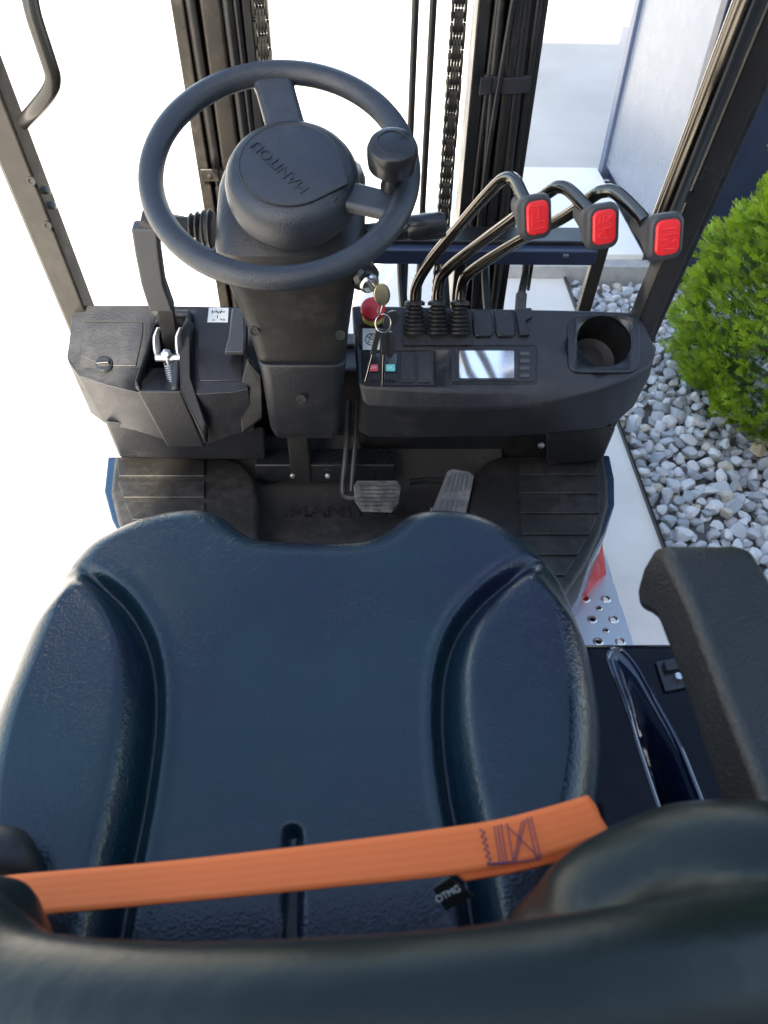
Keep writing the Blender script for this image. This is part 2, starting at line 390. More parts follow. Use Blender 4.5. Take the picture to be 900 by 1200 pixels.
# ------------------------------------------------------------------ buildings
bld = empty('building', (1.27, 3.06, 0)); tag(bld, 'navy metal clad building behind the gravel, its side panel coloured pale for reflected yard light', 'building')
def bpart(g, name, M, **k):
    o = g.out(name, M, **k); o.parent = bld; o.location = -bld.location; return o
bpart(G().box((3.29, 3.60, 1.7), 4.0, 1.0, 3.3), 'wall', NAVY, bevel=.003)
for k in range(6): bpart(G().box((1.66 + .62 * k, 3.093, 1.7), .60, .014, 3.28), 'wall_panel', NAVY, bevel=.004)
bpart(G().box((1.2785, 3.60, 1.71), .018, .92, 3.2), 'side_panel', PALE, bevel=.003)
bpart(G().box((1.30, 3.10, 1.7), .085, .06, 3.32), 'corner_trim', NAVY, bevel=.004)
bpart(G().box((1.285, 4.09, 1.7), .07, .07, 3.32), 'corner_trim', EDGEB, bevel=.004)
bpart(G().box((3.29, 3.6, 3.4), 4.1, 1.1, .08), 'roof', NAVY, bevel=.004)
bpart(G().box((3.29, 3.085, .04), 4.0, .02, .08), 'plinth', NAVY, bevel=.003)

ware = empty('warehouse', (3, -4.5, 0)); tag(ware, 'tall grey warehouse standing behind the forklift and shading it', 'building')
WX0 = -1.94
def wpart(g, name, M, **k):
    o = g.out(name, M, **k); o.parent = ware; o.location = -ware.location; return o
WGREY = mat('grey warehouse cladding', (.38, .40, .42), .5, bump=(4, .1), var=.06)
wpart(G().box((WX0 + 9, -8.5, 5.2), 18, 8, 10.4), 'wall', WGREY, bevel=.01)
wpart(G().box((WX0 + 9, -8.5, 10.5), 18.0, 8.2, .2), 'roof', BLACKM, bevel=.01)
for k in range(4): wpart(G().box((WX0 + 2.6 + 4.2 * k, -4.47, 1.6), 2.6, .06, 3.2), 'roller_door', EDGEB, bevel=.01)
# far things at the top of the picture
bo = empty('bollard', P(702, 14, Z=0)); tag(bo, 'small white bollard with a round foot standing on the far yard', 'bollard')
for nm, pr in (('foot', [(.17, .004), (.17, .05), (.10, .08)]), ('post', [(.055, .08), (.055, .9), (.03, .94)])):
    o = G().lathe(pr, (0, 0, 0), (0, 0, 1), 24).out(nm, SLAB, bevel=.004); o.parent = bo
fw_ = G().box(P(742, 8, Z=0) + V((1.0, .2, .5)), 2.0, .2, 1.0).out('garden_wall', BEIGE, bevel=.01); tag(fw_, 'low beige rendered wall at the far end of the yard', 'wall')

# ================================================================== FORKLIFT
FL = empty('forklift', (0, 0, 0))
tag(FL, 'forklift truck seen from its black driver seat, with steering wheel, levers and mast', 'forklift')
DUMMY = []
# ---- planes
TOP = Plane(P(560, 456, Y=1.0), V((0, -.080, .130)))      # slanted top of both consoles
nT = TOP.n; vT = V((0, nT.z, -nT.y))

# ---- chassis, firewall, skirts
FZ = .60
G().box((0, .52, .42), .70, 1.35, .30).out('chassis', RED, FL, bevel=.01)
fw = G().box((0, 1.24, .72), .88, .04, .26).out('firewall', PLASTIC_D, FL, bevel=.004)
# ---- floor mat: centre tray + two side platforms with moulded pads
fm = G()
rows = []
for Y, dz in ((.25, 0), (.80, 0), (1.00, .0), (1.08, .02), (1.16, .09), (1.20, .16)):
    rows.append([V((x, Y, FZ + dz)) for x in (-.33, -.2, 0, .15, .27)])
fm.loft(rows, close=False)
mat_o = fm.out('floor_mat', MATM, FL)
def platform(pts, name):
    """pts: outline in pixels on the z=.68 plane"""
    top = [P(x, y, Z=.672) for x, y in pts]; c = sum(top, V()) / len(top)
    rows = [[V((p.x, p.y, .56)) for p in top], [V((p.x, p.y, .655)) for p in top], [V((p.x, p.y, .672)) + (c - p).normalized() * .004 for p in top]]
    return rows
lp = [(133, 533), (262, 533), (285, 541), (298, 556), (303, 580), (304, 640), (304, 700), (180, 700), (150, 640), (136, 610), (128, 575)]
rp = [(585, 533), (708, 531), (714, 560), (715, 590), (706, 625), (690, 660), (664, 700), (640, 740), (548, 740), (548, 640), (550, 580), (556, 552), (568, 540)]
def pz(pts): return [P(x, y, Z=.672) for x, y in pts]
for pts, nm in ((lp, 'l'), (rp, 'r')):
    o = G().loft(platform(pts, nm)).out('side_platform', MATM, FL, bevel=.008, seg=4)
    c = sum((P(x, y, Z=.66) for x, y in pts), V()) / len(pts)
    ring = [P(x, y, Z=.66) for x, y in pts]; big = [V((c.x + (p.x - c.x) * (1.06 if (p.x < c.x) == (nm == 'l') else .9), c.y + (p.y - c.y) * .97, 0)) for p in ring]
    G().loft([[V((p.x, p.y, .45)) for p in big], [V((p.x, p.y, .661)) for p in big]]).out('floor_frame', BLUEP, FL, bevel=.005)
FP = Plane((0, 0, .672), (0, 0, 1))
pads = [[(138, 541), (240, 541), (240, 560), (140, 560)], [(139, 566), (240, 566), (240, 585), (145, 585)], [(147, 591), (240, 591), (240, 611), (156, 611)]]
pads += [[(608, 543), (700, 542), (701, 558), (608, 558)], [(608, 563), (702, 562), (703, 580), (608, 580)], [(609, 585), (703, 584), (701, 603), (609, 603)], [(610, 608), (699, 607), (690, 628), (610, 628)], [(611, 633), (687, 633), (676, 652), (611, 652)], [(612, 657), (673, 657), (662, 676), (612, 676)]]
for pd in pads:
    plate('tread_pad', pd, FP, -.002, .0055, MATM, FL, bevel=.0015)
text('embossed_lettering', 'MANITOU', .043, P(407, 600, Z=FZ + .002), (1, 0, 0), (0, 1, 0), MATM, mat_o, ext=.0045, sx=1.15)
g = G(); c = P(343, 598, Z=FZ + .003)
for k in range(3):
    pts = [c + V((cos(a) * (.019 - k * .005) + k * .001, sin(a) * (.014 - k * .004), 0)) for a in [R(30 + 300 * t / 14 + k * 50) for t in range(15)]]
    g.tube(pts, .0022, 6, 1)
g.out('embossed_emblem', MATM, mat_o)
# centre floor side walls / sill under the pedals
g = G().box(P(352, 545, Y=1.08), .17, .05, .045); g.box(P(433, 545, Y=1.08), .10, .05, .045)
g.out('kick_beam', PLASTIC_S, FL, bevel=.004)
G().box(P(352, 532, Y=1.07), .040, .04, .12).out('column_foot', PLASTIC_D, FL, bevel=.005)
for px, py in ((343, 557), (384, 557)):
    G().lathe([(.005, 0), (.005, .004), (.002, .005)], P(px, py, Y=1.05), (0, -1, .2), 10).out('bolt', ZINC, FL)

# ---- pedals
bp_ = empty('brake_pedal', (0, 0, 0), FL)
arm = [P(409, 470, Y=1.12), P(407, 510, Y=1.07), P(404, 545, Y=1.03), P(402, 575, Y=1.0), P(408, 583, Y=.985), P(428, 583, Y=.98)]
G().tube(arm, .006, 10, 4).out('pedal_arm', PLASTIC_D, bp_)
G().tube([p + V((.016, 0, .0)) for p in arm[:4]], .005, 10, 4).out('pedal_arm', PLASTIC_D, bp_)
PB = Plane(P(442, 582, Y=.97), (0, -.72, .70))
plate('pedal_pad', [(419, 563), (465, 563), (470, 570), (467, 590), (459, 601), (424, 600), (416, 588), (414, 570)], PB, -.012, 0, PEDALD, bp_, bevel=.002)
for k in range(7):
    y = 567.5 + k * 4.6; x0, x1 = (418, 466) if k < 4 else (420 + (k - 4) * 2, 464 - (k - 4) * 2)
    plate('pad_rib', [(x0, y - 1.3), (x1, y - 1.3), (x1, y + 1.3), (x0, y + 1.3)], PB, 0, .004, PEDALD, bp_, bevel=.0008)
ap = empty('accelerator_pedal', (0, 0, 0), FL)
PA = Plane(P(532, 578, Y=.98), (.12, -.62, .77))
plate('pedal_pad', [(525, 552), (530, 549), (550, 552), (556, 557), (545, 612), (503, 608)], PA, -.012, 0, PEDAL, ap, bevel=.003)
for k in range(6):
    t = k / 5; xt = 528 + t * 23; xb = 508 + t * 34
    for a, b in ((.06, .42), (.58, .95)):
        x0, y0 = xt + (xb - xt) * a, 552 + 58 * a; x1, y1 = xt + (xb - xt) * b, 552 + 58 * b
        plate('pad_rib', [(x0 - 1.2, y0), (x0 + 1.2, y0), (x1 + 1.2, y1), (x1 - 1.2, y1)], PA, 0, .003, PEDAL, ap, bevel=.0006)
G().box(P(531, 600, Y=.99), .075, .03, .025).out('pedal_base', BLACKM, ap, bevel=.003)
G().tube([P(480, 565, Y=1.03), P(500, 563, Y=1.03), P(530, 565, Y=1.02)], .006, 8, 3).out('pedal_arm', BLACKM, ap)
for px in (508, 553):
    G().lathe([(.006, -.006), (.006, .006), (.002, .007)], P(px, 598, Y=.97), (1 if px > 530 else -1, 0, 0), 10).out('hinge_pin', ZINC, ap)

# ---- right console
def sections(cols, Ys, back_drop=.16):
    """cols: for each station px points back, front-top, bevel, bottom"""
    rows = []
    for c in cols:
        a = TOP(*c[0]); b = TOP(*c[1]); f = P(*c[2], Y=b.y + Ys[0]); d = P(*c[3], Y=b.y + Ys[1])
        bk = V((d.x, a.y + .02, d.z)); tb = V((a.x, a.y + .02, a.z - .02))
        mid = a.lerp(b, .5)
        rows.append([a, mid, b, f, d, bk, tb])
    return rows
rc = [((412, 358), (418, 449), (424, 466), (419, 505)), ((424, 358), (428, 454), (433, 476), (433, 513)), ((480, 359), (480, 457), (480, 480), (480, 514)), ((540, 361), (540, 459), (540, 480), (540, 513)),
      ((600, 362), (600, 459), (600, 478), (600, 512)), ((650, 363), (650, 457), (654, 471), (655, 508)), ((695, 364), (700, 448), (705, 457), (708, 502)), ((722, 365), (735, 436), (739, 443), (724, 494)), ((742, 366), (758, 422), (761, 430), (742, 478)), ((756, 380), (767, 408), (768, 415), (762, 440))]
con = G().loft(sections(rc, (-.012, .004))).out('instrument_console', PLASTIC, FL, bevel=.005, seg=4)
bake(con)
# cup holder
CH = TOP(707, 401)
def disc_poly(cx, cy, rx, ry, n=40): return [(cx + rx * cos(2 * pi * k / n), cy + ry * sin(2 * pi * k / n)) for k in range(n)]
cutter = G().lathe([(.0475, -.085), (.0475, .03)], CH, nT, 48).out('cutter', PLASTIC); cut(con, cutter)
cutter = plate('cutter', [(426, 412), (508, 412), (508, 451), (427, 451)], TOP, -.006, .02, PLASTIC, None); cut(con, cutter)
frame = plate('cup_holder', rrect(665, 370, 749, 438, 14), TOP, -.004, .0045, PLASTIC_S, con, bevel=.002)
bake(frame); cutter = G().lathe([(.0462, -.05), (.0462, .03)], CH, nT, 48).out('cutter', PLASTIC); cut(frame, cutter)
G().lathe([(.0462, .0045), (.0462, -.01), (.043, -.075), (.034, -.079), (1e-5, -.079), (1e-5, -.083), (.047, -.083), (.047, .003)], CH, nT, 48, caps=False).out('cup_liner', PLASTIC_D, con)
G().lathe([(1e-5, -.0785), (.030, -.0785), (.030, -.076), (.026, -.0755), (1e-5, -.0755)], CH + V((-.006, 0, 0)), nT, 32).out('liner_disc', RUBBER, con)
# switch row
swf = G()
def bar(g, pts, h0, h1): a = [TOP(x, y) for x, y in pts]; g.loft([[p + nT * h0 for p in a], [p + nT * h1 for p in a]])
bar(swf, rrect(425, 411, 509, 452, 3), -.0065, -.001)
swf.out('switch_bezel', PLASTIC_S, con, bevel=.001)
for k in range(4):
    x0 = 428 + k * 20
    if k < 2:
        plate('rocker_switch', rrect(x0 + 1, 414.5, x0 + 17.5, 447, 1.5), TOP, -.002, .0035, GLASSB, con, bevel=.0012)
        plate('switch_legend', rrect(x0 + 4, 428, x0 + 15, 436, 1), TOP, .0034, .0039, (PRINTR, PRINTT)[k], con)
        text('legend_lettering', ('OFF', 'OK')[k], .0065, TOP(x0 + 9.4, 432, .0040), (1, 0, 0), vT, WHITEP, con, ext=.0002)
        plate('switch_lower', rrect(x0 + 2, 439, x0 + 16.5, 446, 1), TOP, .0034, .005, PLASTIC_S, con, bevel=.0006)
    else:
        plate('blank_switch', rrect(x0 + 1, 414.5, x0 + 18, 448.5, 1.5), TOP, -.002, .002, PLASTIC, con, bevel=.0008)
        plate('blank_switch_face', rrect(x0 + 3, 417.5, x0 + 16, 445.5, 1.5), TOP, .0018, .0028, PLASTIC, con, bevel=.0006)
# raised border round the row
g = G(); ring = [TOP(x, y, .0006) for x, y in rrect(425, 411, 509, 452, 3)]; g.tube(ring + [ring[0]], .0009, 6, 0); g.out('switch_border', PLASTIC_S, con)
# display
plate('display_frame', rrect(529, 407, 627, 448, 3), TOP, -.002, .0022, PLASTIC_S, con, bevel=.001)
plate('display_bezel', rrect(534, 409.5, 606, 446.5, 2.5), TOP, .002, .0032, GLASSB, con, bevel=.0006)
plate('display_screen', rrect(538, 412, 602, 444, 1.2), TOP, .003, .0036, SCREEN, con)
for k in range(4):
    plate('display_button', rrect(609, 413.5 + k * 8.4, 620, 417.6 + k * 8.4, 1.5), TOP, .002, .0042, GREY, con, bevel=.0008)
g = G(); ring = [TOP(x, y, .0004) for x, y in rrect(527, 405, 629, 450, 4)]; g.tube(ring + [ring[0]], .0008, 6, 0); g.out('display_border', PLASTIC_S, con)
# black pads beside the boots
for a, b in ((553, 577), (579, 603)):
    plate('blank_cover', [(a, 364), (b - 6, 364), (b - 1, 372), (b + 1, 392), (b - 3, 396), (a + 5, 396), (a + 1, 390)], TOP, -.001, .006, PLASTIC_S, con, bevel=.003)
plate('cover_clip', [(603, 363), (622, 363), (623, 374), (615, 378), (620, 395), (608, 395)], TOP, -.001, .008, PLASTIC_S, con, bevel=.002)
# left cheek next to the emergency button
plate('button_panel', [(416, 380), (448, 380), (448, 408), (422, 408)], TOP, -.001, .0035, PLASTIC_S, con, bevel=.001)
plate('warning_sticker', [(425, 386), (445, 386), (445, 411), (425, 411)], TOP, .0034, .0039, STICK, con)
g = G(); cc = TOP(435.5, 399, .0044); ring = [cc + V((1, 0, 0)) * cos(t) * .0105 + vT * sin(t) * .0105 for t in [2 * pi * k / 24 for k in range(25)]]
g.tube(ring, .0007, 5, 0); g.tube([cc + V((-.008, 0, 0)) + vT * .006, cc + V((.008, 0, 0)) - vT * .006], .0007, 5, 0)
g.tube([cc + V((0, 0, 0)) + vT * .0095, cc - V((.006, 0, 0)) - vT * .006, cc + V((.006, 0, 0)) - vT * .006, cc + vT * .0095], .0006, 5, 0)
g.out('sticker_symbol', INK, con)
es = TOP(437, 372)
e_ = empty('emergency_button', (0, 0, 0), FL)
G().lathe([(.018, 0), (.018, .006), (.012, .010), (.012, .018)], es, nT, 28).out('collar', YEL, e_)
G().lathe([(.012, .016), (.0195, .022), (.021, .029), (.0195, .034), (.012, .038), (1e-5, .039)], es, nT, 32).out('push_cap', ESTOP, e_)

# under console: dark body between console and platform
G().box((.21, 1.18, .73), .46, .10, .24).out('dash_underside', PLASTIC_D, FL, bevel=.01)
G().loft([[P(x, y, Y=Y) for x, y, Y in r_] for r_ in ([(640, 505, 1.02), (722, 500, 1.02), (718, 500, 1.2), (640, 500, 1.2)], [(640, 545, 1.06), (706, 540, 1.06), (700, 520, 1.24), (640, 520, 1.24)])]).out('dash_bracket', PLASTIC_D, FL, bevel=.006)
G().lathe([(.006, 0), (.006, .004), (.002, .006)], P(634, 521, Y=1.03), (0, -1, 0), 12).out('bolt', ZINC, FL)

# ---- left console
lc = [((84, 372), (79, 418), (80, 424), (106, 484)), ((92, 358), (88, 432), (92, 440), (124, 497)), ((130, 358), (124, 446), (126, 452), (160, 505)), ((175, 358), (172, 456), (174, 463), (200, 518)),
      ((232, 359), (232, 454), (234, 462), (244, 520)), ((268, 360), (270, 453), (272, 460), (280, 508)), ((291, 360), (290, 450), (291, 456), (298, 505))]
lcon = G().loft(sections(lc, (-.010, .0))).out('left_console', PLASTIC, FL, bevel=.006, seg=4); bake(lcon)
# lid
plate('lid_seam', rrect(95, 375.5, 171, 431, 6), TOP, -.001, .0007, PLASTIC_D, lcon)
plate('storage_lid', [(98, 378), (168, 378), (168, 392), (160, 430), (120, 430), (95, 418), (95, 404)], TOP, -.001, .0028, PLASTIC, lcon, bevel=.0018)
lt = TOP(123, 428, .002)
G().lathe([(.014, 0), (.014, .004), (.011, .006), (1e-5, .006)], lt, nT, 28).out('lid_latch', PLASTIC_S, lcon)
G().box(lt + nT * .008, .022, .006, .008, (1, .15, 0), vT).out('latch_knob', PLASTIC_S, lcon, bevel=.002)
# brake lever housing (raised) with open slot
hp = [(176, 398), (186, 376), (206, 368), (226, 368), (226, 388), (216, 400), (212, 460), (162, 460), (160, 452)]
a = [TOP(x, y) for x, y in hp]
front = [P(*q) if False else q for q in hp]
hs = G()
top_ = [p + nT * .016 for p in a]; bot_ = [p - nT * .02 for p in a]
hs.loft([bot_, top_]); hs_o = hs.out('lever_housing', PLASTIC, FL, bevel=.005, seg=4); bake(hs_o)
fr = [P(160, 459, Y=TOP(160, 460).y - .008), P(213, 459, Y=TOP(213, 460).y - .008), P(241, 525, Y=1.0), P(196, 525, Y=1.0)]
G().loft([fr, [p + V((0, .07, .0)) for p in fr]]).out('housing_front', PLASTIC, FL, bevel=.005, seg=4)
sl = [(184, 384), (203, 373), (222, 375), (207, 410), (203, 462), (167, 461), (163, 450), (176, 410)]
b_ = [TOP(x, y) for x, y in sl]
for tgt in (hs_o, lcon):
    cutter = G().loft([[p - nT * .09 for p in b_], [p + nT * .04 for p in b_]]).out('cutter', PLASTIC); cut(tgt, cutter)
G().loft([[p - nT * .088 for p in b_], [p - nT * .080 for p in b_]]).out('slot_floor', BLACKM, FL)
# ridge to the right of the housing and recessed tray
rd = [(212, 394), (222, 380), (230, 384), (228, 400), (227, 448), (244, 500), (243, 522), (214, 462)]
g = G(); ra = [TOP(x, y) if y < 462 else P(x, y, Y=.985) for x, y in rd]
g.loft([[p - nT * .01 for p in ra], [p + nT * .019 for p in ra]]); g.out('housing_ridge', PLASTIC, FL, bevel=.005, seg=4)
plate('tray', rrect(232, 384, 284, 447, 4), TOP, -.002, .002, PLASTIC_S, lcon, bevel=.0015)
plate('instruction_sticker', [(245, 361), (268, 361), (267, 378), (243, 378)], TOP, .0005, .0011, STICK, lcon)
g = G()
for x0, y0, x1, y1 in ((248, 366, 264, 366), (249, 364, 249, 368), (253, 363.5, 256, 368), (260, 363.5, 258, 368), (255, 370, 255, 373.5), (249, 375.5, 252, 375.5), (258, 374, 262, 376), (262, 374, 264, 376)):
    g.tube([TOP(x0, y0, .0014), TOP(x1, y1, .0014)], .0007, 5, 0)
g.out('sticker_symbol', INK, lcon)
# tilt release paddle
G().loft([[P(x, y, Y=Y) for x, y, Y in ((272, 361, 1.08), (286, 361, 1.08), (288, 362, 1.10), (272, 362, 1.10))], [P(x, y, Y=Y) for x, y, Y in ((268, 395, 1.03), (287, 395, 1.03), (288, 396, 1.06), (268, 396, 1.06))],
          [P(x, y, Y=Y) for x, y, Y in ((263, 413, 1.0), (286, 413, 1.0), (287, 416, 1.03), (263, 416, 1.03))]]).out('tilt_paddle', GREY, FL, bevel=.003)
# black box between console and column
G().loft([[P(x, y, Y=Y) for x, y, Y in ((290, 418, 1.02), (306, 440, 1.02), (306, 440, 1.08), (288, 418, 1.08))], [P(x, y, Y=Y) for x, y, Y in ((276, 470, 1.0), (308, 455, 1.0), (308, 455, 1.08), (276, 470, 1.08))],
          [P(x, y, Y=Y) for x, y, Y in ((284, 508, 1.0), (308, 490, 1.0), (308, 490, 1.08), (284, 508, 1.08))]]).out('relay_box', PLASTIC_D, FL, bevel=.004)
# lower skirt of the left console
G().loft([[P(x, y, Y=Y) for x, y, Y in r_] for r_ in ([(122, 492, 1.015), (250, 505, 1.015), (310, 500, 1.02), (310, 500, 1.14), (122, 490, 1.14)], [(140, 536, 1.05), (240, 538, 1.05), (312, 538, 1.06), (312, 530, 1.2), (140, 530, 1.2)])]).out('console_skirt', PLASTIC, FL, bevel=.006)
G().box((-.215, 1.19, .72), .47, .08, .24).out('dash_underside', PLASTIC_D, FL, bevel=.01)

# ---- parking brake
pb = empty('parking_brake', (0, 0, 0), FL)
hl = [P(204, 392, Y=1.04), P(196, 362, Y=1.03)]
def flatbar(rows, name, M, par, bevel=.003):
    """rows: (x_left, x_right, y, Y, thickness)"""
    g = G(); rr = []
    for xl, xr, y, Y, th in rows:
        a_, b2 = P(xl, y, Y=Y), P(xr, y, Y=Y); o_ = V((0, th, th * .2)); rr.append([a_, b2, b2 + o_, a_ + o_])
    return g.loft(rr).out(name, M, par, bevel=bevel)
flatbar([(153, 184, 269, .985, .022), (158, 187, 300, .99, .022), (165, 192, 335, 1.005, .022), (175, 203, 366, 1.02, .022)], 'handle_grip', GREY, pb, .004)
flatbar([(183, 203, 360, 1.022, .012), (189, 207, 395, 1.045, .012), (192, 206, 412, 1.06, .012)], 'lever_blade', BLACKM, pb, .002)
for x in (186, 212):
    g = G().tube([P(x, 384, Y=1.05), P(x - 3, 395, Y=1.045), P(x - 2, 408, Y=1.04), P(x, 420, Y=1.04)], [.004, .006, .007, .006], 8, 4, flat=.5); g.out('clevis_side', ZINC, pb)
G().tube([P(183, 419, Y=1.035), P(214, 419, Y=1.035)], .007, 14, 0).out('clevis_pin', ZINC, pb)
G().lathe([(.009, 0), (.009, .006), (.004, .009)], P(196, 415, Y=1.035), (0, -.8, .5), 6).out('adjuster_nut', ZINC, pb)
rod = [P(196, 420, Y=1.03), P(205, 463, Y=1.012)]
G().tube(rod, .003, 8, 0).out('pull_rod', ZINC, pb)
hx = []; ax = (rod[1] - rod[0]); Ln = ax.length; ax.normalize(); q1 = ax.orthogonal().normalized(); q2 = ax.cross(q1)
for k in range(14 * 10 + 1): t = k / 140; hx.append(rod[0].lerp(rod[1], .12 + .85 * t) + (q1 * cos(2 * pi * 14 * t) + q2 * sin(2 * pi * 14 * t)) * .0068)
G().tube(hx, .0014, 6, 0).out('spring', ZINC, pb)

# ---- steering column
SX = P(341, 300, Y=.97).x
def rsec(xl, xr, z, yf, yb, r=.03, n=5):
    return [V((x, y, z)) for x, y in rrect(xl, yf, xr, yb, r, n)]
def colsec(pl, pr, py, Y, dep, r=.03):
    a_, b2 = P(pl, py, Y=Y), P(pr, py, Y=Y); return rsec(a_.x, b2.x, a_.z, Y, Y + dep, r)
G().loft([colsec(322, 394, 514, .985, .11, .012), colsec(316, 399, 505, .975, .12, .014), colsec(304, 404, 440, .955, .13, .02), colsec(300, 406, 428, .957, .13, .02)]).out('column_shroud', PLASTIC, FL, bevel=.004)
G().loft([colsec(301, 405, 429, .966, .12, .02), colsec(290, 408, 395, .966, .12, .024), colsec(270, 415, 352, .945, .13, .03), colsec(256, 420, 325, .925, .14, .03)]).out('column_cover', PLASTIC_D, FL)
G().loft([colsec(253, 423, 324, .920, .15, .035), colsec(247, 427, 300, .912, .16, .04), colsec(248, 428, 270, .93, .155, .045), colsec(251, 428, 235, .97, .13, .05), colsec(258, 424, 215, .995, .10, .045), colsec(272, 410, 206, 1.01, .08, .038)]).out('column_head', PLASTIC, FL)
for px, py, Y in ((298, 388, .962), (399, 392, .962), (353, 467, .957)):
    G().lathe([(.0075, 0), (.0075, .003), (.005, .003), (.005, .001), (1e-5, .001)], P(px, py, Y=Y), (0, -1, .25), 16).out('screw_boss', INK, FL)
# ---- stalks
sk = empty('indicator_stalk', (0, 0, 0), FL)
G().tube([P(250, 268, Y=1.0), P(236, 266, Y=1.0)], .022, 20, 0).out('gaiter', RUBBER, sk)
for k in range(4): G().lathe([(.024 - k * .003, -.003), (.027 - k * .003, 0), (.024 - k * .003, .003)], P(247 - k * 7.5, 268 - k, Y=1.0), (-1, 0, .05), 20).out('gaiter_ring', RUBBER, sk)
G().tube([P(226, 265, Y=1.0), P(198, 263, Y=1.0), P(180, 260, Y=1.0), P(166, 256, Y=1.0)], [.012, .016, .017, .015], 6, 0, flat=.8).out('stalk_grip', PLASTIC_S, sk, bevel=.002)
sk = empty('light_stalk', (0, 0, 0), FL)
G().tube([P(408, 276, Y=.98), P(478, 268, Y=.98)], [.012, .014], 20, 0).out('stalk_arm', PLASTIC_S, sk)
G().tube([P(478, 268, Y=.98), P(484, 267, Y=.98), P(516, 264, Y=.98), P(522, 263.5, Y=.98)], [.0145, .017, .0175, .015], 24, 0).out('stalk_knob', PLASTIC_S, sk)
a_ = P(470, 270, Y=.98); text('stalk_lettering', 'OFF', .0085, a_ + V((0, -.0108, .0112)), (1, 0, .02), (0, .6, .8), WHITEP, sk, ext=.0002)
# ---- ignition
ig = empty('ignition_switch', (0, 0, 0), FL)
igc = P(431, 330, Y=.945); iga = V((.35, -.75, -.15)).normalized()
G().lathe([(.021, -.035), (.021, -.008), (.017, -.006)], igc, iga, 24).out('switch_body', PLASTIC_S, ig)
G().lathe([(.0135, -.01), (.0145, .006), (.0125, .009), (.0105, .009), (.0105, .004), (1e-5, .004)], igc, iga, 28).out('lock_barrel', CHROME, ig)
G().lathe([(.017, -.02), (.020, -.012), (.017, -.004)], igc + V((.002, 0, .012)), V((.6, -.6, .4)), 20).out('cable_nut', PLASTIC_S, ig)

# ---- steering wheel
sw = empty('steering_wheel', (0, 0, 0), FL)
WN = V((0, -.43, .90)).normalized(); WX = V((1, 0, 0)); WY = WN.cross(WX).normalized(); WC = P(328.5, 199, d=.868)
def WP(x, y, z=0): return WC + WX * x + WY * y + WN * z
RW = .1505; TR = .0145
g = G(); rows = []
for k in range(96):
    a_ = 2 * pi * k / 96; c = V((cos(a_), sin(a_), 0)); row = []
    for j in range(18):
        b2 = 2 * pi * j / 18; q = RW + cos(b2) * TR; row.append(WP(c.x * q, c.y * q, sin(b2) * TR * .92))
    rows.append(row)
rows.append(rows[0]); g.loft(rows, caps=False); g.out('rim', RIM, sw)
def HC(x, y, z=0): return WP(x + .012, y + .004, z)
hubc = HC(0, 0)
prof = [(1e-5, -.062), (.066, -.062), (.072, -.056), (.073, -.050), (.070, -.049), (.0785, -.046), (.0812, -.034), (.0808, -.021), (.0785, -.011), (.0745, -.004), (.069, .0008), (.062, .0034), (.055, .0045), (1e-5, .005)]
G().lathe(prof, hubc, WN, 64).out('hub', RIM, sw)
g = G(); ring = []
for k in range(97):
    a_ = 2 * pi * k / 96; dl = abs(((a_ - R(-22.5) + pi) % (2 * pi)) - pi); f0 = math.acos(.0595 / .0725); r_ = .0595 / cos(f0 - dl) if dl < f0 else .0595
    ring.append(HC(cos(a_) * r_, sin(a_) * r_, .0055))
g.loft([[p - WN * .003 for p in ring[:-1]], ring[:-1], [hubc + (p - hubc) * .96 + WN * .0012 for p in ring[:-1]]]); g.out('hub_cover', RIM, sw)
g = G().tube(ring, .0012, 6, 0); g.out('cover_groove', INK, sw)
tb = R(132); text('hub_lettering', 'MANITOU', .0195, HC(-.012, -.006, .0066), WX * cos(tb) + WY * sin(tb), -WX * sin(tb) + WY * cos(tb), RIM, sw, ext=.0012, sx=1.05)
def spoke(ang, w0, w1, r0, r1, z0, z1, sink=0):
    d = V((cos(ang), sin(ang), 0)); s_ = V((-sin(ang), cos(ang), 0)); rr = []
    for k in range(9):
        t = k / 8; r_ = r0 + (r1 - r0) * t; wd = w0 + (w1 - w0) * t; wd += .014 * max(0, (t - .82) / .18) ** 2 + .010 * max(0, (.2 - t) / .2) ** 2
        z = z0 + (z1 - z0) * t; row = []
        for x_, y_ in ((-wd, z - .007), (-wd, z + .004), (-wd * .8, z + .008), (wd * .8, z + .008), (wd, z + .004), (wd, z - .007)):
            o_ = HC(0, 0).lerp(WC, min(1, t * 1.1)); row.append(o_ + (WX * (d.x * r_ + s_.x * x_) + WY * (d.y * r_ + s_.y * x_)) + WN * y_)
        rr.append(row)
    G().loft(rr).out('spoke', RIM, sw, bevel=.003)
spoke(R(96), .024, .024, .062, .148, -.016, -.002)
spoke(R(-20), .019, .017, .060, .147, -.020, -.003)
G().box(HC(.066 * cos(R(-24)), .066 * sin(R(-24)), -.006), .004, .046, .014, WX * cos(R(-24)) + WY * sin(R(-24)), -WX * sin(R(-24)) + WY * cos(R(-24))).out('spoke_gap', INK, sw, bevel=.001)
G().box(HC(.068 * cos(R(95)), .068 * sin(R(95)), -.0075), .003, .042, .008, WX * cos(R(95)) + WY * sin(R(95)), -WX * sin(R(95)) + WY * cos(R(95))).out('spoke_gap', INK, sw, bevel=.001)
kc = WP(.130, -.024, .008)
G().lathe([(.013, -.006), (.011, .004), (.0105, .012), (.020, .018), (.0275, .026), (.0285, .036), (.0285, .046), (.026, .052), (.0215, .0545), (1e-5, .055)], kc, V((0, -.36, .93)), 40).out('spinner_knob', PLASTIC_S, sw)
an = V((0, -.36, .93)).normalized(); aX = V((1, 0, 0)); aY = an.cross(aX)
ring = [kc + an * .0548 + aX * cos(t) * .0175 + aY * sin(t) * .0175 for t in [2 * pi * k / 32 for k in range(33)]]
G().tube(ring, .0006, 5, 0).out('knob_groove', INK, sw)

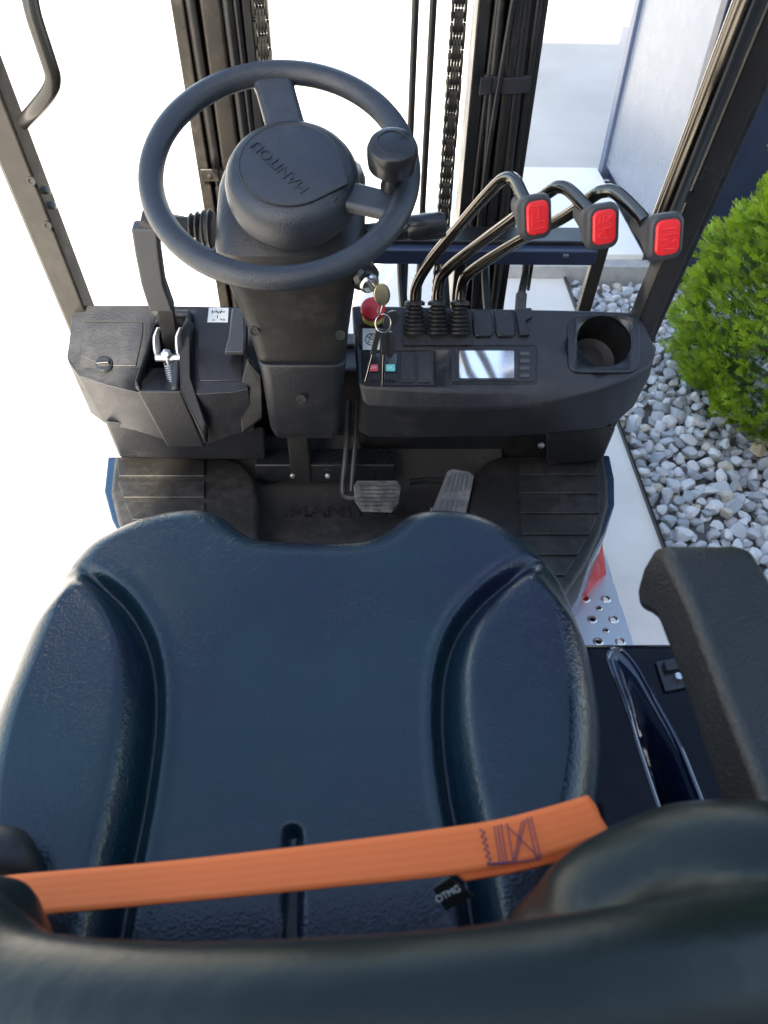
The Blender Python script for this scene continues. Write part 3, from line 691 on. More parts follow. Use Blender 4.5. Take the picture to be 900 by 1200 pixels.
# ---- hydraulic control levers
def lever(bx, path, kx, ky, name='control_lever'):
    L_ = empty(name, (0, 0, 0), FL)
    b0 = TOP(bx, 394, 0); b1 = P(bx, 352, Y=b0.y + .03)
    ax = (b1 - b0).normalized(); H = (b1 - b0).length
    q = V((1, 0, 0)); qy = ax.cross(q)
    rows = []
    for k in range(7):
        z = H * (.06 + k * .115); r_ = .0185 - k * .0009
        for dr, dz in ((0, 0), (.0012, .0035), (-.003, .0058)):
            rows.append([b0 + ax * (z + dz) + (q * cos(t) * (r_ + dr) + qy * sin(t) * (r_ + dr)) for t in [2 * pi * j / 24 for j in range(24)]])
    for r_, z in ((.017, .86), (.017, .95), (.0125, 1.0)): rows.append([b0 + ax * H * z + (q * cos(t) * r_ + qy * sin(t) * r_) for t in [2 * pi * j / 24 for j in range(24)]])
    G().loft(rows).out('boot', RUBBER, L_, ang=25)
    G().box(b0 + ax * .003, .040, .042, .008, (1, 0, 0), vT).out('boot_base', RUBBER, L_, bevel=.002)
    pts = [b1 + ax * -.01] + [P(x, y, d=dd) for x, y, dd in path]
    G().tube(pts, [.0088] * 3 + [.0080] * (len(pts) - 3), 20, 8).out('lever_tube', TUBEM, L_)
    # grip
    e0 = pts[-1]; kc_ = P(kx, ky, d=path[-1][2] - .012)
    fn = (CAM - kc_).normalized(); fn = (fn + V((.42, 0, -.12))).normalized(); ux = V((1, 0, 0)); ux = (ux + V((0, 0, .14)) - fn * ux.dot(fn)).normalized(); uy = fn.cross(ux)
    def ring(w_, h_, r_, z, sh=0): return [kc_ + ux * x + uy * y + fn * z + (e0 - kc_) * sh for x, y in rrect(-w_, -h_, w_, h_, r_, 5)]
    G().loft([ring(.010, .012, .0095, -.034, .75), ring(.013, .016, .012, -.024, .35), ring(.019, .024, .012, -.010, 0), ring(.0205, .0265, .011, .0, 0), ring(.0195, .0255, .011, .006, 0), ring(.0165, .0225, .010, .0085, 0)]).out('grip', GREY_D, L_)
    G().loft([ring(.0140, .0195, .008, .007), ring(.0140, .0195, .008, .0105), ring(.0125, .018, .007, .0125), ring(.009, .014, .006, .0132)]).out('thumb_plate', REDB, L_)
    return L_, kc_, ux, uy, fn
GREY_D = mat('dark grip rubber', (.035, .036, .038), .5, bump=(500, .3))
lv = [lever(486, [(488, 335, 1.21), (505, 305, 1.16), (545, 257, 1.06), (578, 220, .99), (592, 209, .965), (603, 211, .95), (612, 228, .935), (618, 240, .925)], 626, 254),
      lever(513, [(514, 337, 1.215), (523, 317, 1.18), (565, 283, 1.10), (610, 250, 1.0), (645, 224, .945), (656, 219, .93), (667, 223, .92), (684, 240, .905), (690, 247, .90)], 704, 265),
      lever(539, [(541, 338, 1.22), (550, 320, 1.18), (600, 287, 1.09), (660, 255, .985), (695, 230, .92), (708, 224, .905), (722, 226, .895), (745, 247, .88), (756, 260, .87)], 778, 277)]
marks = [[((-.009, .014), (.009, .014)), ((.0, .014), (0, -.001)), ((-.008, .006), (-.008, -.012)), ((-.008, -.012), (.008, -.012)), ((.008, -.012), (.008, -.004)), ((-.004, -.004), (.008, -.004))],
         [((-.006, .014), (-.008, .004)), ((-.002, .014), (-.003, .004)), ((.007, .013), (.001, .006)), ((.001, .006), (.008, .002)), ((-.008, -.002), (.007, .0)), ((-.009, -.010), (0, -.002)), ((0, -.002), (.006, -.013)), ((.006, -.013), (-.009, -.010))],
         [((-.008, .010), (.008, .010)), ((-.009, -.002), (-.002, -.002)), ((-.001, -.006), (.009, -.003)), ((-.006, -.012), (.008, -.013)), ((-.006, .003), (.009, .004))]]
for (L_, kc_, ux, uy, fn), mk in zip(lv, marks):
    g = G()
    for a_, b2 in mk: g.tube([kc_ + ux * a_[0] + uy * a_[1] + fn * .0134, kc_ + ux * b2[0] + uy * b2[1] + fn * .0136], .0009, 6, 0)
    g.out('embossed_symbol', REDB, L_)

# ---- overhead guard pillars
def pillar(bot, top, wx, wy, name='guard_pillar'):
    b0, t0 = V(bot), V(top); ax = (t0 - b0).normalized(); X = V((1, 0, 0)); Yd = ax.cross(X).normalized()
    e = b0 - ax * .35; t1 = b0 + ax * (1.32 / ax.z)
    return e, t1, ax, X, Yd
rb, rt = P(752, 378, Y=1.14), V((P(752, 378, Y=1.14).x, 1.068, 1.288))
e, t1, ax, X_, Yd = pillar(rb, rt, .05, .05)
rp_ = empty('guard_pillar', (0, 0, 0), FL)
ctr = (e + t1) / 2; LL = (t1 - e).length
G().box(ctr, .036, LL, .045, X_, ax).out('pillar_post', GUARD, rp_, bevel=.004)
G().box(ctr + X_ * .027 + V((0, .01, 0)), .016, LL, .030, X_, ax).out('door_seal', RUBBER, rp_, bevel=.004)
tb0 = P(776, 262, Y=1.06); tb1 = tb0 + ax * .9
G().tube([tb0 + ax * -.03, tb1], .0185, 24, 0).out('guard_tube', TUBEM, rp_)
for px, py, r_ in ((785, 232, .0065), (779, 250, .004), (807, 231, .008)):
    pt = P(px, py, Y=1.035); pt = P(px, py, Y=(rb + ax * ((pt.z - rb.z) / ax.z)).y - .0235)
    G().lathe([(r_, -.003), (r_, .0022), (r_ * .7, .003), (1e-5, .003)], pt, -ax.cross(X_) if ax.cross(X_).y > 0 else ax.cross(X_), 14).out('bolt', BLACKM, rp_)
lb = P(94, 366, Y=1.14); lt_ = V((lb.x - .004, 1.10, 1.288))
e, t1, ax, X_, Yd = pillar(lb, lt_, .05, .05); lpil = empty('guard_pillar', (0, 0, 0), FL); ctr = (e + t1) / 2; LL = (t1 - e).length
G().box(ctr, .040, LL, .045, X_, ax).out('pillar_post', GUARD, lpil, bevel=.004)
G().box(ctr + V((-.026, .014, 0)), .014, LL, .03, X_, ax).out('door_seal', GUARD, lpil, bevel=.004)
for px, py in ((37, 212), (56, 264)):
    pt = P(px, py, Y=1.08); pt = P(px, py, Y=(lb + ax * ((pt.z - lb.z) / ax.z)).y - .0235)
    G().lathe([(.006, -.003), (.006, .002), (.004, .002), (.004, 0), (1e-5, 0)], pt, (0, -1, .1), 12).out('bolt_hole', INK, lpil)
for px, py in ((60, 219), (66, 237)):
    pt = P(px, py, X=lb.x + .0205); pt.y = (lb + ax * ((pt.z - lb.z) / ax.z)).y + .004
    G().lathe([(.006, -.003), (.006, .0015), (.003, .0022), (1e-5, .0022)], pt, (1, 0, 0), 8).out('bolt', ZINC, lpil)
G().tube([P(28, 143, Y=1.085), P(40, 130, Y=1.04), P(57, 108, Y=1.02), P(62, 92, Y=1.015), P(57, 72, Y=1.015), P(40, 20, Y=1.02), P(30, -20, Y=1.03), P(5, -60, Y=1.05)], .0095, 18, 6).out('grab_handle', GUARD, FL)
# guard roof frame above the frame of the photo
gr = empty('guard_roof', (0, 0, 0), FL)
ztop = (rb + ax * 1.3).z
for x in (-.5, .49): G().box((x, .25, 2.28), .05, 1.55, .06).out('roof_rail', GUARD, gr, bevel=.006)
for y in (-.50, 1.0): G().box((0, y, 2.28), .94, .05, .05).out('roof_rail', GUARD, gr, bevel=.006)
for x in (-.30, .06, .30): G().box((x, .25, 2.28), .022, 1.45, .04).out('roof_bar', GUARD, gr, bevel=.004)
for x in (-.5, .49): G().box((x, -.5, 1.45), .045, .05, 1.68).out('rear_post', GUARD, gr, bevel=.004)

# ---- cowl beam behind the levers
bl, br = P(232, 292, Y=1.30), P(697, 298, Y=1.30)
G().box(V(((bl.x + br.x) / 2, 1.305, br.z)), br.x - bl.x, .045, .028).out('cowl_beam', NAVY, FL, bevel=.003)
G().box(V(((bl.x + br.x) / 2, 1.335, br.z + .012)), br.x - bl.x - .004, .06, .02).out('cowl_top', BLACKM, FL, bevel=.003)
G().box(P(663, 300, Y=1.279), .010, .006, .005).out('beam_slot', ZINC, FL)
s0, s1 = P(706, 285, Y=1.30), P(681, 372, Y=1.27)
d_ = (s0 - s1).normalized(); G().box((s0 + s1) / 2 - d_ * .05, .024, (s0 - s1).length + .12, .02, (1, 0, 0), d_).out('cowl_strut', GUARD, FL, bevel=.002)
G().tube([P(618, 285, Y=1.32), P(616, 320, Y=1.30), P(611, 345, Y=1.24), P(609, 372, Y=1.2)], .0075, 10, 4).out('cable', HOSE, FL)
G().tube([P(611, 345, Y=1.24), P(609, 372, Y=1.2)], .0105, 12, 0).out('cable_sleeve', RUBBER, FL)
G().tube([P(625, 300, Y=1.33), P(619, 340, Y=1.28)], .003, 8, 0).out('cable', HOSE, FL)

# ---- mast
YM = 1.46
def mx(px): return P(px, 0, Y=YM).x
def upright(px0, px1, Y, M, name, par, dep=.03, z0=.12, z1=2.25, bevel=.003):
    x0, x1 = mx(px0), mx(px1); return G().box(((x0 + x1) / 2, Y + dep / 2, (z0 + z1) / 2), x1 - x0, dep, z1 - z0).out(name, M, par, bevel=bevel)
ml = empty('mast_upright', (0, 0, 0), FL)
upright(199, 214, YM, MAST, 'outer_flange', ml, .10); upright(214, 236, YM + .05, MAST, 'outer_web', ml, .02)
upright(232, 258, YM + .006, MAST, 'inner_channel', ml, .08, bevel=.006); upright(258, 282, YM + .03, MAST, 'inner_web', ml, .03); upright(281, 293, YM + .012, BLACKM, 'inner_flange', ml, .07)
for px, r_ in ((222, .009), (266, .0095), (276, .006)):
    x = mx(px); G().tube([V((x, YM + .012, .2)), V((x + .003, YM + .014, .9)), V((x - .002, YM + .010, 1.5)), V((x, YM + .012, 2.2))], r_, 12, 6).out('hydraulic_hose', HOSE, ml)
c_ = P(246, 205, Y=YM - .01); g = G().box(c_, .034, .006, .022); g.box(c_ + V((.022, .01, .0)), .012, .02, .014); g.out('hose_clamp', ZINC_D if False else MAST, ml, bevel=.001)
G().lathe([(.004, 0), (.004, .004), (1e-5, .005)], c_ + V((0, -.003, 0)), (0, -1, 0), 10).out('clamp_bolt', INK, ml)
mr = empty('mast_upright', (0, 0, 0), FL)
upright(561, 577, YM, BLACKM, 'inner_flange', mr, .08); upright(577, 600, YM + .045, MAST, 'inner_web', mr, .03)
upright(600, 620, YM + .05, BLACKM, 'inner_channel', mr, .06); upright(619, 644, YM + .002, BLACKM, 'outer_flange', mr, .10)
for k, (px, r_, w1, dy) in enumerate(((583, .0065, .004, .010), (592, .008, -.006, 0), (603, .0105, .006, -.004), (613, .0085, -.004, .004), (621, .0095, .006, -.002), (630, .007, -.004, .004), (597, .005, .012, -.012))):
    x = mx(px); pts = [V((x + w1 * sin(z * 5 + k), YM - .004 + dy + .004 * sin(z * 4 + 2 * k), z)) for z in (.35, .7, .95, 1.1, 1.22, 1.35, 1.5, 1.8, 2.2)]
    G().tube(pts, r_, 14, 5).out('hydraulic_hose', HOSE, mr)
vc = P(595, 100, Y=YM - .014)
ringp = lambda z: [V((vc.x + .046 * cos(t) * (1 if cos(t) > 0 else .92), YM + .006 + .026 * sin(t), z)) for t in [2 * pi * k / 28 for k in range(28)]]
VEL = mat('black strap fabric', (.018, .018, .02), .8, bump=(700, .6), dust=.2)
G().loft([ringp(vc.z - .013), ringp(vc.z + .013)]).out('hose_strap', VEL, mr, bevel=.002)
G().box(V((vc.x - .040, YM - .020, vc.z)), .022, .006, .030, (1, .25, 0)).out('strap_tab', VEL, mr, bevel=.002)
vc2 = P(583, 213, Y=YM - .012); G().loft([[V((vc2.x + .03 * cos(t), YM + .004 + .022 * sin(t), z)) for t in [2 * pi * k / 24 for k in range(24)]] for z in (vc2.z - .004, vc2.z + .004)]).out('cable_tie', INK, mr)
for px, r_ in ((487, .0062), (508, .0062)):
    x = mx(px); G().tube([V((x, YM, .3)), V((x, YM, 2.25))], r_, 14, 0).out('lift_pipe', HOSE, FL)
G().tube([P(496, 250, Y=1.4), P(493, 300, Y=1.4), P(490, 360, Y=1.36)], .006, 10, 3).out('cable', HOSE, FL)
for x0 in (470, 520, 568):
    G().tube([P(x0, 285, Y=1.42), P(x0 + 1, 330, Y=1.38), P(x0 + 4, 372, Y=1.3)], .009, 10, 3).out('hydraulic_hose', HOSE, FL)
G().box((0, YM + .06, .62), .62, .05, .10).out('mast_crossbar', BLACKM, FL, bevel=.004)
# chains: inner and outer links as single pieces
def link_mesh(inner):
    g = G(); hw = .0045 if inner else .0095; plates = (-hw, hw) if inner else (-hw, hw)
    if inner: plates = (-.0045, 0, .0045)
    for x in plates:
        pts = []
        for cz, a0 in ((.0072, 0), (-.0072, pi)):
            for k in range(7): t = a0 + pi * k / 6; pts.append((x - .0013, cos(t) * .0078, cz + sin(t) * .0078))
        pts2 = [V(p) for p in pts]; g.loft([pts2, [p + V((.0036, 0, 0)) for p in pts2]])
    for z in (-.0072, .0072): g.lathe([(.0032, -.0118), (.0032, .0118)], (0, 0, z), (1, 0, 0), 8)
    o = g.out('chain_link', CHAIN); me_ = o.data; bpy.data.objects.remove(o); return me_
lm = [link_mesh(True), link_mesh(False)]
for px in (302, 540):
    ch = empty('lift_chain', (0, 0, 0), FL); x = mx(px)
    for k in range(50):
        o = bpy.data.objects.new('chain_link', lm[k % 2]); col.objects.link(o); o.parent = ch; o.location = (x, YM + .02, .75 + k * .0205)
        o.rotation_euler = (rng.normal() * .05, 0, rng.normal() * .03); o.scale = (1.15, 1.3, 1.36)

# ---- step and right-hand chassis side
st = empty('step', (0, 0, 0), FL)
G().box((.43, .915, .405), .12, .22, .03).out('step_hole_shade', PLASTIC_D, st)  # dark box added under the plate to stand for shade in its holes
SP = Plane((0, 0, .45), (0, 0, 1))
zs = .45; x1 = P(716, 673, Z=zs).x; 
sp = G().prism([(.345, 1.03, zs - .003), (x1, 1.03, zs - .003), (x1 + .004, .80, zs - .003), (.345, .80, zs - .003)], (0, 0, .003)).out('step_plate', ZINC, st, smooth=False)
holes = [(703, 677, 5), (686, 702, 5.5), (710, 702, 5.5), (702, 713, 3.6), (694, 726, 5.5), (719, 726, 5.5), (701, 752, 5.5), (727, 752, 5.5), (710, 739, 3.6), (688, 680, 4)]
cg = G()
for px, py, r_ in holes:
    c = P(px, py, Z=zs); cg.lathe([(r_ * .0011, -.01), (r_ * .0011, .01)], c, (0, 0, 1), 14)
for k in range(4):
    c = P(720 + k * 7.7, 681 + k * 23, Z=zs); cg.box(c + V((.001, 0, 0)), .009, .016, .02)
cutter = cg.out('cutter', ZINC, smooth=False); cut(sp, cutter); sp.data.polygons.foreach_set('use_smooth', [False] * len(sp.data.polygons))
for px, py, r_ in holes:
    c = P(px, py, Z=zs); R0 = r_ * .0011
    G().lathe([(R0, 0), (R0 * 1.15, .004), (R0 * 1.35, .0038), (R0 * 1.8, 0)], c, (0, 0, 1), 18).out('grip_dimple', ZINC, st) if False else \
    obj('grip_dimple', *(lambda rows, n=18: ([p for r2 in rows for p in r2], [[i * n + j, i * n + (j + 1) % n, (i + 1) * n + (j + 1) % n, (i + 1) * n + j] for i in range(len(rows) - 1) for j in range(n)]))([[c + V((cos(t) * q, sin(t) * q, z)) for t in [2 * pi * k / 18 for k in range(18)]] for q, z in ((R0 * 1.7, .0002), (R0 * 1.35, .002), (R0 * 1.15, .0024), (R0, -.002))]), ZINC, st)
G().prism([(.33, 1.06, .33), (.33, 1.06, .52), (.33, 1.14, .52), (.33, 1.2, .33)], (.15, 0, 0)).out('step_bracket', RED, FL, bevel=.004)
rr_ = [P(706, 634, Z=.50), P(711, 672, Z=.47), P(690, 690, Z=.47), P(672, 715, Z=.5), P(690, 668, Z=.52)]
G().loft([rr_, [p - V((0, 0, .14)) for p in rr_]]).out('step_gusset', RED, FL, bevel=.003)
for x in (.47, -.46):
    G().lathe([(1e-5, -.07), (.20, -.07), (.26, -.05), (.27, 0), (.26, .05), (.20, .07), (1e-5, .07)], (x * .75, 1.50, .27), (1, 0, 0), 40).out('front_wheel', RUBBER, FL)

# ---- hood
HZ = .975
hood = G().prism([(-.33, -.55, .58), (.350, -.55, .58), (.350, .40, .58), (.335, .455, .58), (-.33, .455, .58)], (0, 0, HZ - .58)).out('engine_hood', GLOSS, FL, bevel=.009, seg=5); bake(hood)
HP = Plane((0, 0, HZ), (0, 0, 1))
dish = [(712, 770), (716, 762), (726, 760), (736, 768), (748, 784), (769, 822), (793, 866), (812, 912), (826, 950), (832, 985), (830, 1010), (800, 1010), (786, 985), (770, 940), (750, 880), (731, 820), (718, 788)]
dd = spline([HP(*q) for q in dish + [dish[0]]], 4)[:-1]; c = sum(dd, V()) / len(dd)
cutter = G().loft([[p - V((0, 0, .07)) for p in dd], [p + V((0, 0, .03)) for p in dd]]).out('cutter', GLOSS); cut(hood, cutter); hood.data.polygons.foreach_set('use_smooth', [False] * len(hood.data.polygons))
ytip = max(p.y for p in dd)
def shrink(s, z):
    out = []; n = len(dd)
    for i, p in enumerate(dd):
        t = (dd[(i + 1) % n] - dd[i - 1]).normalized(); nr = V((-t.y, t.x, 0))
        if nr.dot(c - p) < 0: nr = -nr
        f = min(1, max(0, (ytip - p.y) / .17)); f = f * f * (3 - 2 * f)
        out.append(V((p.x, p.y, HZ + (z * (.12 + .88 * f) if z < -.003 else z))) + nr * s)
    return out
rows = [shrink(-.0025, -.002), shrink(-.002, .001), shrink(0, .0018), shrink(.0016, .001), shrink(.003, -.004), shrink(.0045, -.0052), shrink(.006, -.008), shrink(.011, -.030), shrink(.013, -.046), shrink(.017, -.056), shrink(.020, -.058)]
g = G(); g.loft(rows, caps=False); g.add(rows[-1], [list(range(len(dd)))]); g.out('hood_recess', GLOSS_R, hood)
lk = HP(786, 792)
g = G().box(lk + V((0, 0, .002)), .026, .036, .004, (1, .2, 0)); g.box(lk + V((.002, .008, .006)), .018, .012, .008, (1, .2, 0)); g.out('hood_latch', PLASTIC_S, hood, bevel=.001)
G().lathe([(.004, 0), (.004, .006), (1e-5, .0065)], lk + V((.004, -.006, .004)), (0, 0, 1), 12).out('latch_screw', CHROME, hood)

# ---- seat cushion
SZ = 1.10; ZF = Plane((0, .5, SZ), V((0, -.05, 1)))
def spx(px, py): return ZF(px, py)
outl = [(369, 637), (330, 636), (300, 633), (278, 621), (258, 606), (232, 599), (205, 600), (165, 608), (125, 624), (92, 645), (62, 682), (34, 730), (8, 785), (-20, 850), (-40, 930), (-48, 1010), (-40, 1090), (-10, 1200), (60, 1330),
        (330, 1400), (560, 1330), (640, 1200), (676, 1090), (698, 1000), (709, 940), (713, 880), (709, 820), (697, 765), (680, 715), (659, 677), (632, 646), (600, 622), (565, 606), (530, 600), (500, 600), (474, 608), (452, 624), (430, 634), (400, 637)]
outl = [(x, y - 17 * min(1, max(0, (830 - y) / 150))) for x, y in outl]
ov = spline([spx(*q) for q in outl + [outl[0]]], 14)[:-1]
sc0 = spx(362, 860)
GL = [np.array([spx(*q)[:2] for q in pl_]) for pl_ in
      ([[(82, 655), (118, 680), (147, 708), (168, 745), (178, 790), (177, 850), (166, 930), (152, 1000), (138, 1080), (120, 1180)],
                   [(634, 652), (600, 672), (566, 700), (538, 735), (523, 780), (520, 840), (527, 910), (540, 980), (552, 1050), (566, 1150)],
                   [(341, 972), (340, 1010), (340, 1060), (340, 1130), (342, 1200)]])]
GL = [np.array([p[:2] for p in spline([V((a[0], a[1], 0)) for a in pl_], 5)]) for pl_ in GL]
def dist_poly(pts, pl_):
    a = pl_[:-1][None]; b = pl_[1:][None]; p = pts[:, None]; ab = b - a
    t = np.clip(((p - a) * ab).sum(-1) / (ab ** 2).sum(-1), 0, 1); q = a + ab * t[..., None]; d = np.linalg.norm(p - q, axis=-1)
    k = d.argmin(1); r = np.arange(len(pts)); cr = ab[0, k, 0] * (p[r, 0, 1] - a[0, k, 1]) - ab[0, k, 1] * (p[r, 0, 0] - a[0, k, 0])
    return d[r, k], np.sign(cr), t[r, k] + k
on = np.array([p[:2] for p in ov]); cn = np.array(sc0[:2])
ts = np.concatenate([np.linspace(0.01, .80, 120), np.linspace(.805, 1.0, 46)])
pts = (cn + (on - cn)[None] * ts[:, None, None]).reshape(-1, 2)
no = len(on)
# distance to the outline
def dmin(pts, pl_, step=4000):
    out = []; c2 = np.concatenate([pl_, pl_[:1]])
    for i in range(0, len(pts), step): out.append(dist_poly(pts[i:i + step], c2[::3] if len(c2) % 3 == 1 else c2)[0])
    return np.concatenate(out)
de = dmin(pts, on)
def dg(pl_):
    D = []; S = []; T = []
    for i in range(0, len(pts), 4000): d, s, t = dist_poly(pts[i:i + 4000], pl_); D.append(d); S.append(s); T.append(t)
    return np.concatenate(D), np.concatenate(S), np.concatenate(T)
z = np.zeros(len(pts)); ER = .034
e_ = np.clip(de / ER, 0, 1); z += -.034 * (1 - np.sqrt(np.clip(1 - (1 - e_) ** 2, 0, 1)))
z += -.012 * np.exp(-((pts[:, 0] - cn[0]) / .13) ** 2) * np.clip((.50 - pts[:, 1]) / .2, 0, 1)     # dished centre
for i in (0, 1):
    D, S, T = dg(GL[i]); side = S * (-1 if i == 0 else 1)
    # which side is outside: test with a far point
    tst = dist_poly(np.array([[(-.5 if i == 0 else .5), .3]]), GL[i])[1][0]; outside = (S == tst)
    fade = np.clip(T / 6, 0, 1); fade = fade * fade * (3 - 2 * fade)
    groove = -.011 * np.exp(-(D / .0055) ** 2) - .004 * np.exp(-(D / .014) ** 2)
    bol = .023 * (1 - np.exp(-(np.clip(D - .003, 0, 1) / .0115) ** 2)) * fade
    bol *= np.clip(de / .035, 0, 1) ** .5
    lip = .004 * np.exp(-((D - .012) / .007) ** 2)
    z += groove * (.25 + .75 * fade) * np.clip(de / .012, 0, 1) + np.where(outside, bol, lip * fade)
D, S, T = dg(GL[2]); z += -.010 * np.exp(-(D / .0068) ** 4) * 1.3
z += .0012 * np.array([noise.noise(V((p[0] * 14, p[1] * 14, 3))) for p in pts])
base = ZF.p; nz_ = ZF.n
zz = base.z - (nz_.x * (pts[:, 0] - base.x) + nz_.y * (pts[:, 1] - base.y)) / nz_.z + z
vs = np.column_stack([pts, zz]); rows_n = len(ts)
edge = vs[-no:]
extra = [edge + np.array([0, 0, -.03]), edge * 1 + np.array([0, 0, -.10])]
cen = np.array([[cn[0], cn[1], vs[:no, 2].mean()]])
vs = np.concatenate([vs] + extra + [cen]); nr = rows_n + 2
fs = []
for i in range(nr - 1):
    a_ = np.arange(no) + i * no; b2 = (np.arange(no) + 1) % no + i * no; fs.append(np.column_stack([a_, b2, b2 + no, a_ + no]))
me = bigmesh('seat_cushion', [vs], fs)
bm = bmesh.new(); bm.from_mesh(me); bm.verts.ensure_lookup_table(); cv = bm.verts[len(vs) - 1]
for j in range(no): bm.faces.new((cv, bm.verts[j], bm.verts[(j + 1) % no]))
bmesh.ops.recalc_face_normals(bm, faces=bm.faces); bm.to_mesh(me); bm.free()
VINYL = mat('creased seat vinyl', (.006, .010, .026), .22, rvar=.04, base2=(.004, .024, .030), var_scale=5)  # navy and teal base colours carry the sky's sheen on the seat
def vinyl_nodes(M, s=1.0):
    n = M.node_tree.nodes; L = M.node_tree.links; b = n['Principled BSDF']; tc = n['Texture Coordinate']
    def N_(scale, det, dist_): 
        t = n.new('ShaderNodeTexNoise'); t.inputs['Scale'].default_value = scale; t.inputs['Detail'].default_value = det; t.inputs['Distortion'].default_value = dist_
        L.new(tc.outputs['Object'], t.inputs['Vector']); return t
    def math_(op, a, b_=None, v=None):
        q = n.new('ShaderNodeMath'); q.operation = op; L.new(a, q.inputs[0])
        if b_: L.new(b_, q.inputs[1])
        if v is not None: q.inputs[1].default_value = v
        return q.outputs[0]
    cre = N_(70, 4, .6); a_ = math_('ABSOLUTE', math_('SUBTRACT', cre.outputs[0], v=.5)); line = math_('MINIMUM', math_('MULTIPLY', a_, v=34), v=1)
    mask = N_(9, 2, .3); mk = n.new('ShaderNodeMapRange'); mk.inputs[1].default_value = .42; mk.inputs[2].default_value = .62; L.new(mask.outputs[0], mk.inputs[0])
    inv = math_('SUBTRACT', line, v=1); cr = math_('MULTIPLY', inv, mk.outputs[0])
    fine = N_(320, 3, .3); vo = n.new('ShaderNodeTexVoronoi'); vo.inputs['Scale'].default_value = 420; L.new(tc.outputs['Object'], vo.inputs['Vector'])
    s1 = math_('MULTIPLY', fine.outputs[0], v=.3); s2 = math_('MULTIPLY', vo.outputs['Distance'], v=.35); s3 = math_('MULTIPLY', cr, v=.30)
    ad = n.new('ShaderNodeMath'); L.new(s1, ad.inputs[0]); L.new(s2, ad.inputs[1]); ad2 = n.new('ShaderNodeMath'); L.new(ad.outputs[0], ad2.inputs[0]); L.new(s3, ad2.inputs[1])
    bp = n.new('ShaderNodeBump'); bp.inputs['Strength'].default_value = .5 * s; bp.inputs['Distance'].default_value = .0012
    L.new(ad2.outputs[0], bp.inputs['Height']); L.new(bp.outputs[0], b.inputs['Normal'])
vinyl_nodes(VINYL)
me.materials.append(VINYL); me.polygons.foreach_set('use_smooth', [True] * len(me.polygons))
seat = empty('seat', (0, 0, 0), FL)
so = bpy.data.objects.new('cushion', me); col.objects.link(so); so.parent = seat
# pan under the cushion
c = sc0; G().box((c.x, .27, 1.015), .40, .38, .09).out('seat_base', PLASTIC_D, seat, bevel=.02)

# ---- backrest: soft lobes fused into one skin
def lobe(g, pts, rads, n=20): 
    pts = [V(p) for p in pts]; t = (pts[1] - pts[0]).normalized(); u = (pts[-1] - pts[-2]).normalized()
    p2 = [pts[0] - t * rads[0] * .9, pts[0] - t * rads[0] * .6] + pts + [pts[-1] + u * rads[-1] * .6, pts[-1] + u * rads[-1] * .9]
    g.tube(p2, [rads[0] * .35, rads[0] * .8] + list(rads) + [rads[-1] * .8, rads[-1] * .35], n, 5)
g = G()
lobe(g, [P(-90, 1150, d=.36), P(0, 1172, d=.325), P(150, 1205, d=.30), P(350, 1215, d=.285), P(560, 1200, d=.285), P(760, 1165, d=.30), P(960, 1120, d=.33)], [.028, .028, .032, .034, .034, .034, .03])
c0 = P(350, 1215, d=.285)
for dz in (-.05, -.12, -.20):
    lobe(g, [V((c0.x + x, c0.y + .01 - .10 * dz * 0 + .8 * max(0, abs(x) - .12) - .02, c0.z + dz)) for x in (-.22, -.1, 0, .12, .22)], [.034, .045, .05, .045, .034])
lobe(g, [P(925, 1035, d=.37), P(815, 1038, d=.385), P(710, 1075, d=.39)], [.040, .042, .038])
lobe(g, [P(660, 1120, d=.40), P(640, 1180, d=.42)], [.036, .035])
lobe(g, [P(-40, 1100, d=.38), P(-6, 1090, d=.39), P(20, 1110, d=.39)], [.03, .028, .02])
br_ = g.out('backrest', FOAM_B, seat)
rm = br_.modifiers.new('r', 'REMESH'); rm.mode = 'VOXEL'; rm.voxel_size = .006
sm_ = br_.modifiers.new('s', 'SMOOTH'); sm_.factor = .6; sm_.iterations = 14
bake(br_); br_.data.polygons.foreach_set('use_smooth', [True] * len(br_.data.polygons))
if 'sharp_edge' in br_.data.attributes: br_.data.attributes.remove(br_.data.attributes['sharp_edge'])

# ---- armrest
AX0, AX1 = .213, .282
prof = [(-.12, 1.258), (.10, 1.256), (.30, 1.254), (.352, 1.247), (.368, 1.232), (.372, 1.205), (.368, 1.180), (.352, 1.172), (.338, 1.186), (.322, 1.198), (.27, 1.202), (.10, 1.200), (-.12, 1.198)]
g = G(); rows = []
for x, s in ((AX0 + .002, 1), (AX1, 1)):
    rows.append([V((x + .012 * max(0, (.12 - y)) / .1 * (1 if x > .25 else .3), y, z_)) for y, z_ in prof])
g.loft(rows); arm = g.out('armrest', FOAM, seat, bevel=.012, seg=6)
G().box((.262, .14, 1.135), .012, .05, .14, (1, 0, 0), (0, 1, .3)).out('armrest_bracket', BLACKM, seat, bevel=.003)

# ---- seat belt
WEB = bpy.data.materials.new('orange belt webbing'); WEB.use_nodes = True
n = WEB.node_tree.nodes; L = WEB.node_tree.links; b = n['Principled BSDF']; b.inputs['Roughness'].default_value = .6
uv = n.new('ShaderNodeUVMap'); uv.uv_map = 'UVMap'; sep = n.new('ShaderNodeSeparateXYZ'); L.new(uv.outputs[0], sep.inputs[0])
def wmath(op, a, v=None, b_=None):
    q = n.new('ShaderNodeMath'); q.operation = op; L.new(a, q.inputs[0])
    if v is not None: q.inputs[1].default_value = v
    if b_: L.new(b_, q.inputs[1])
    return q.outputs[0]
st1 = wmath('SINE', wmath('MULTIPLY', sep.outputs[1], 6.283 * 5)); rib = wmath('SINE', wmath('ADD', wmath('MULTIPLY', sep.outputs[0], 5200), b_=wmath('MULTIPLY', st1, 3.0)))
fib = wmath('SINE', wmath('MULTIPLY', sep.outputs[1], 130))
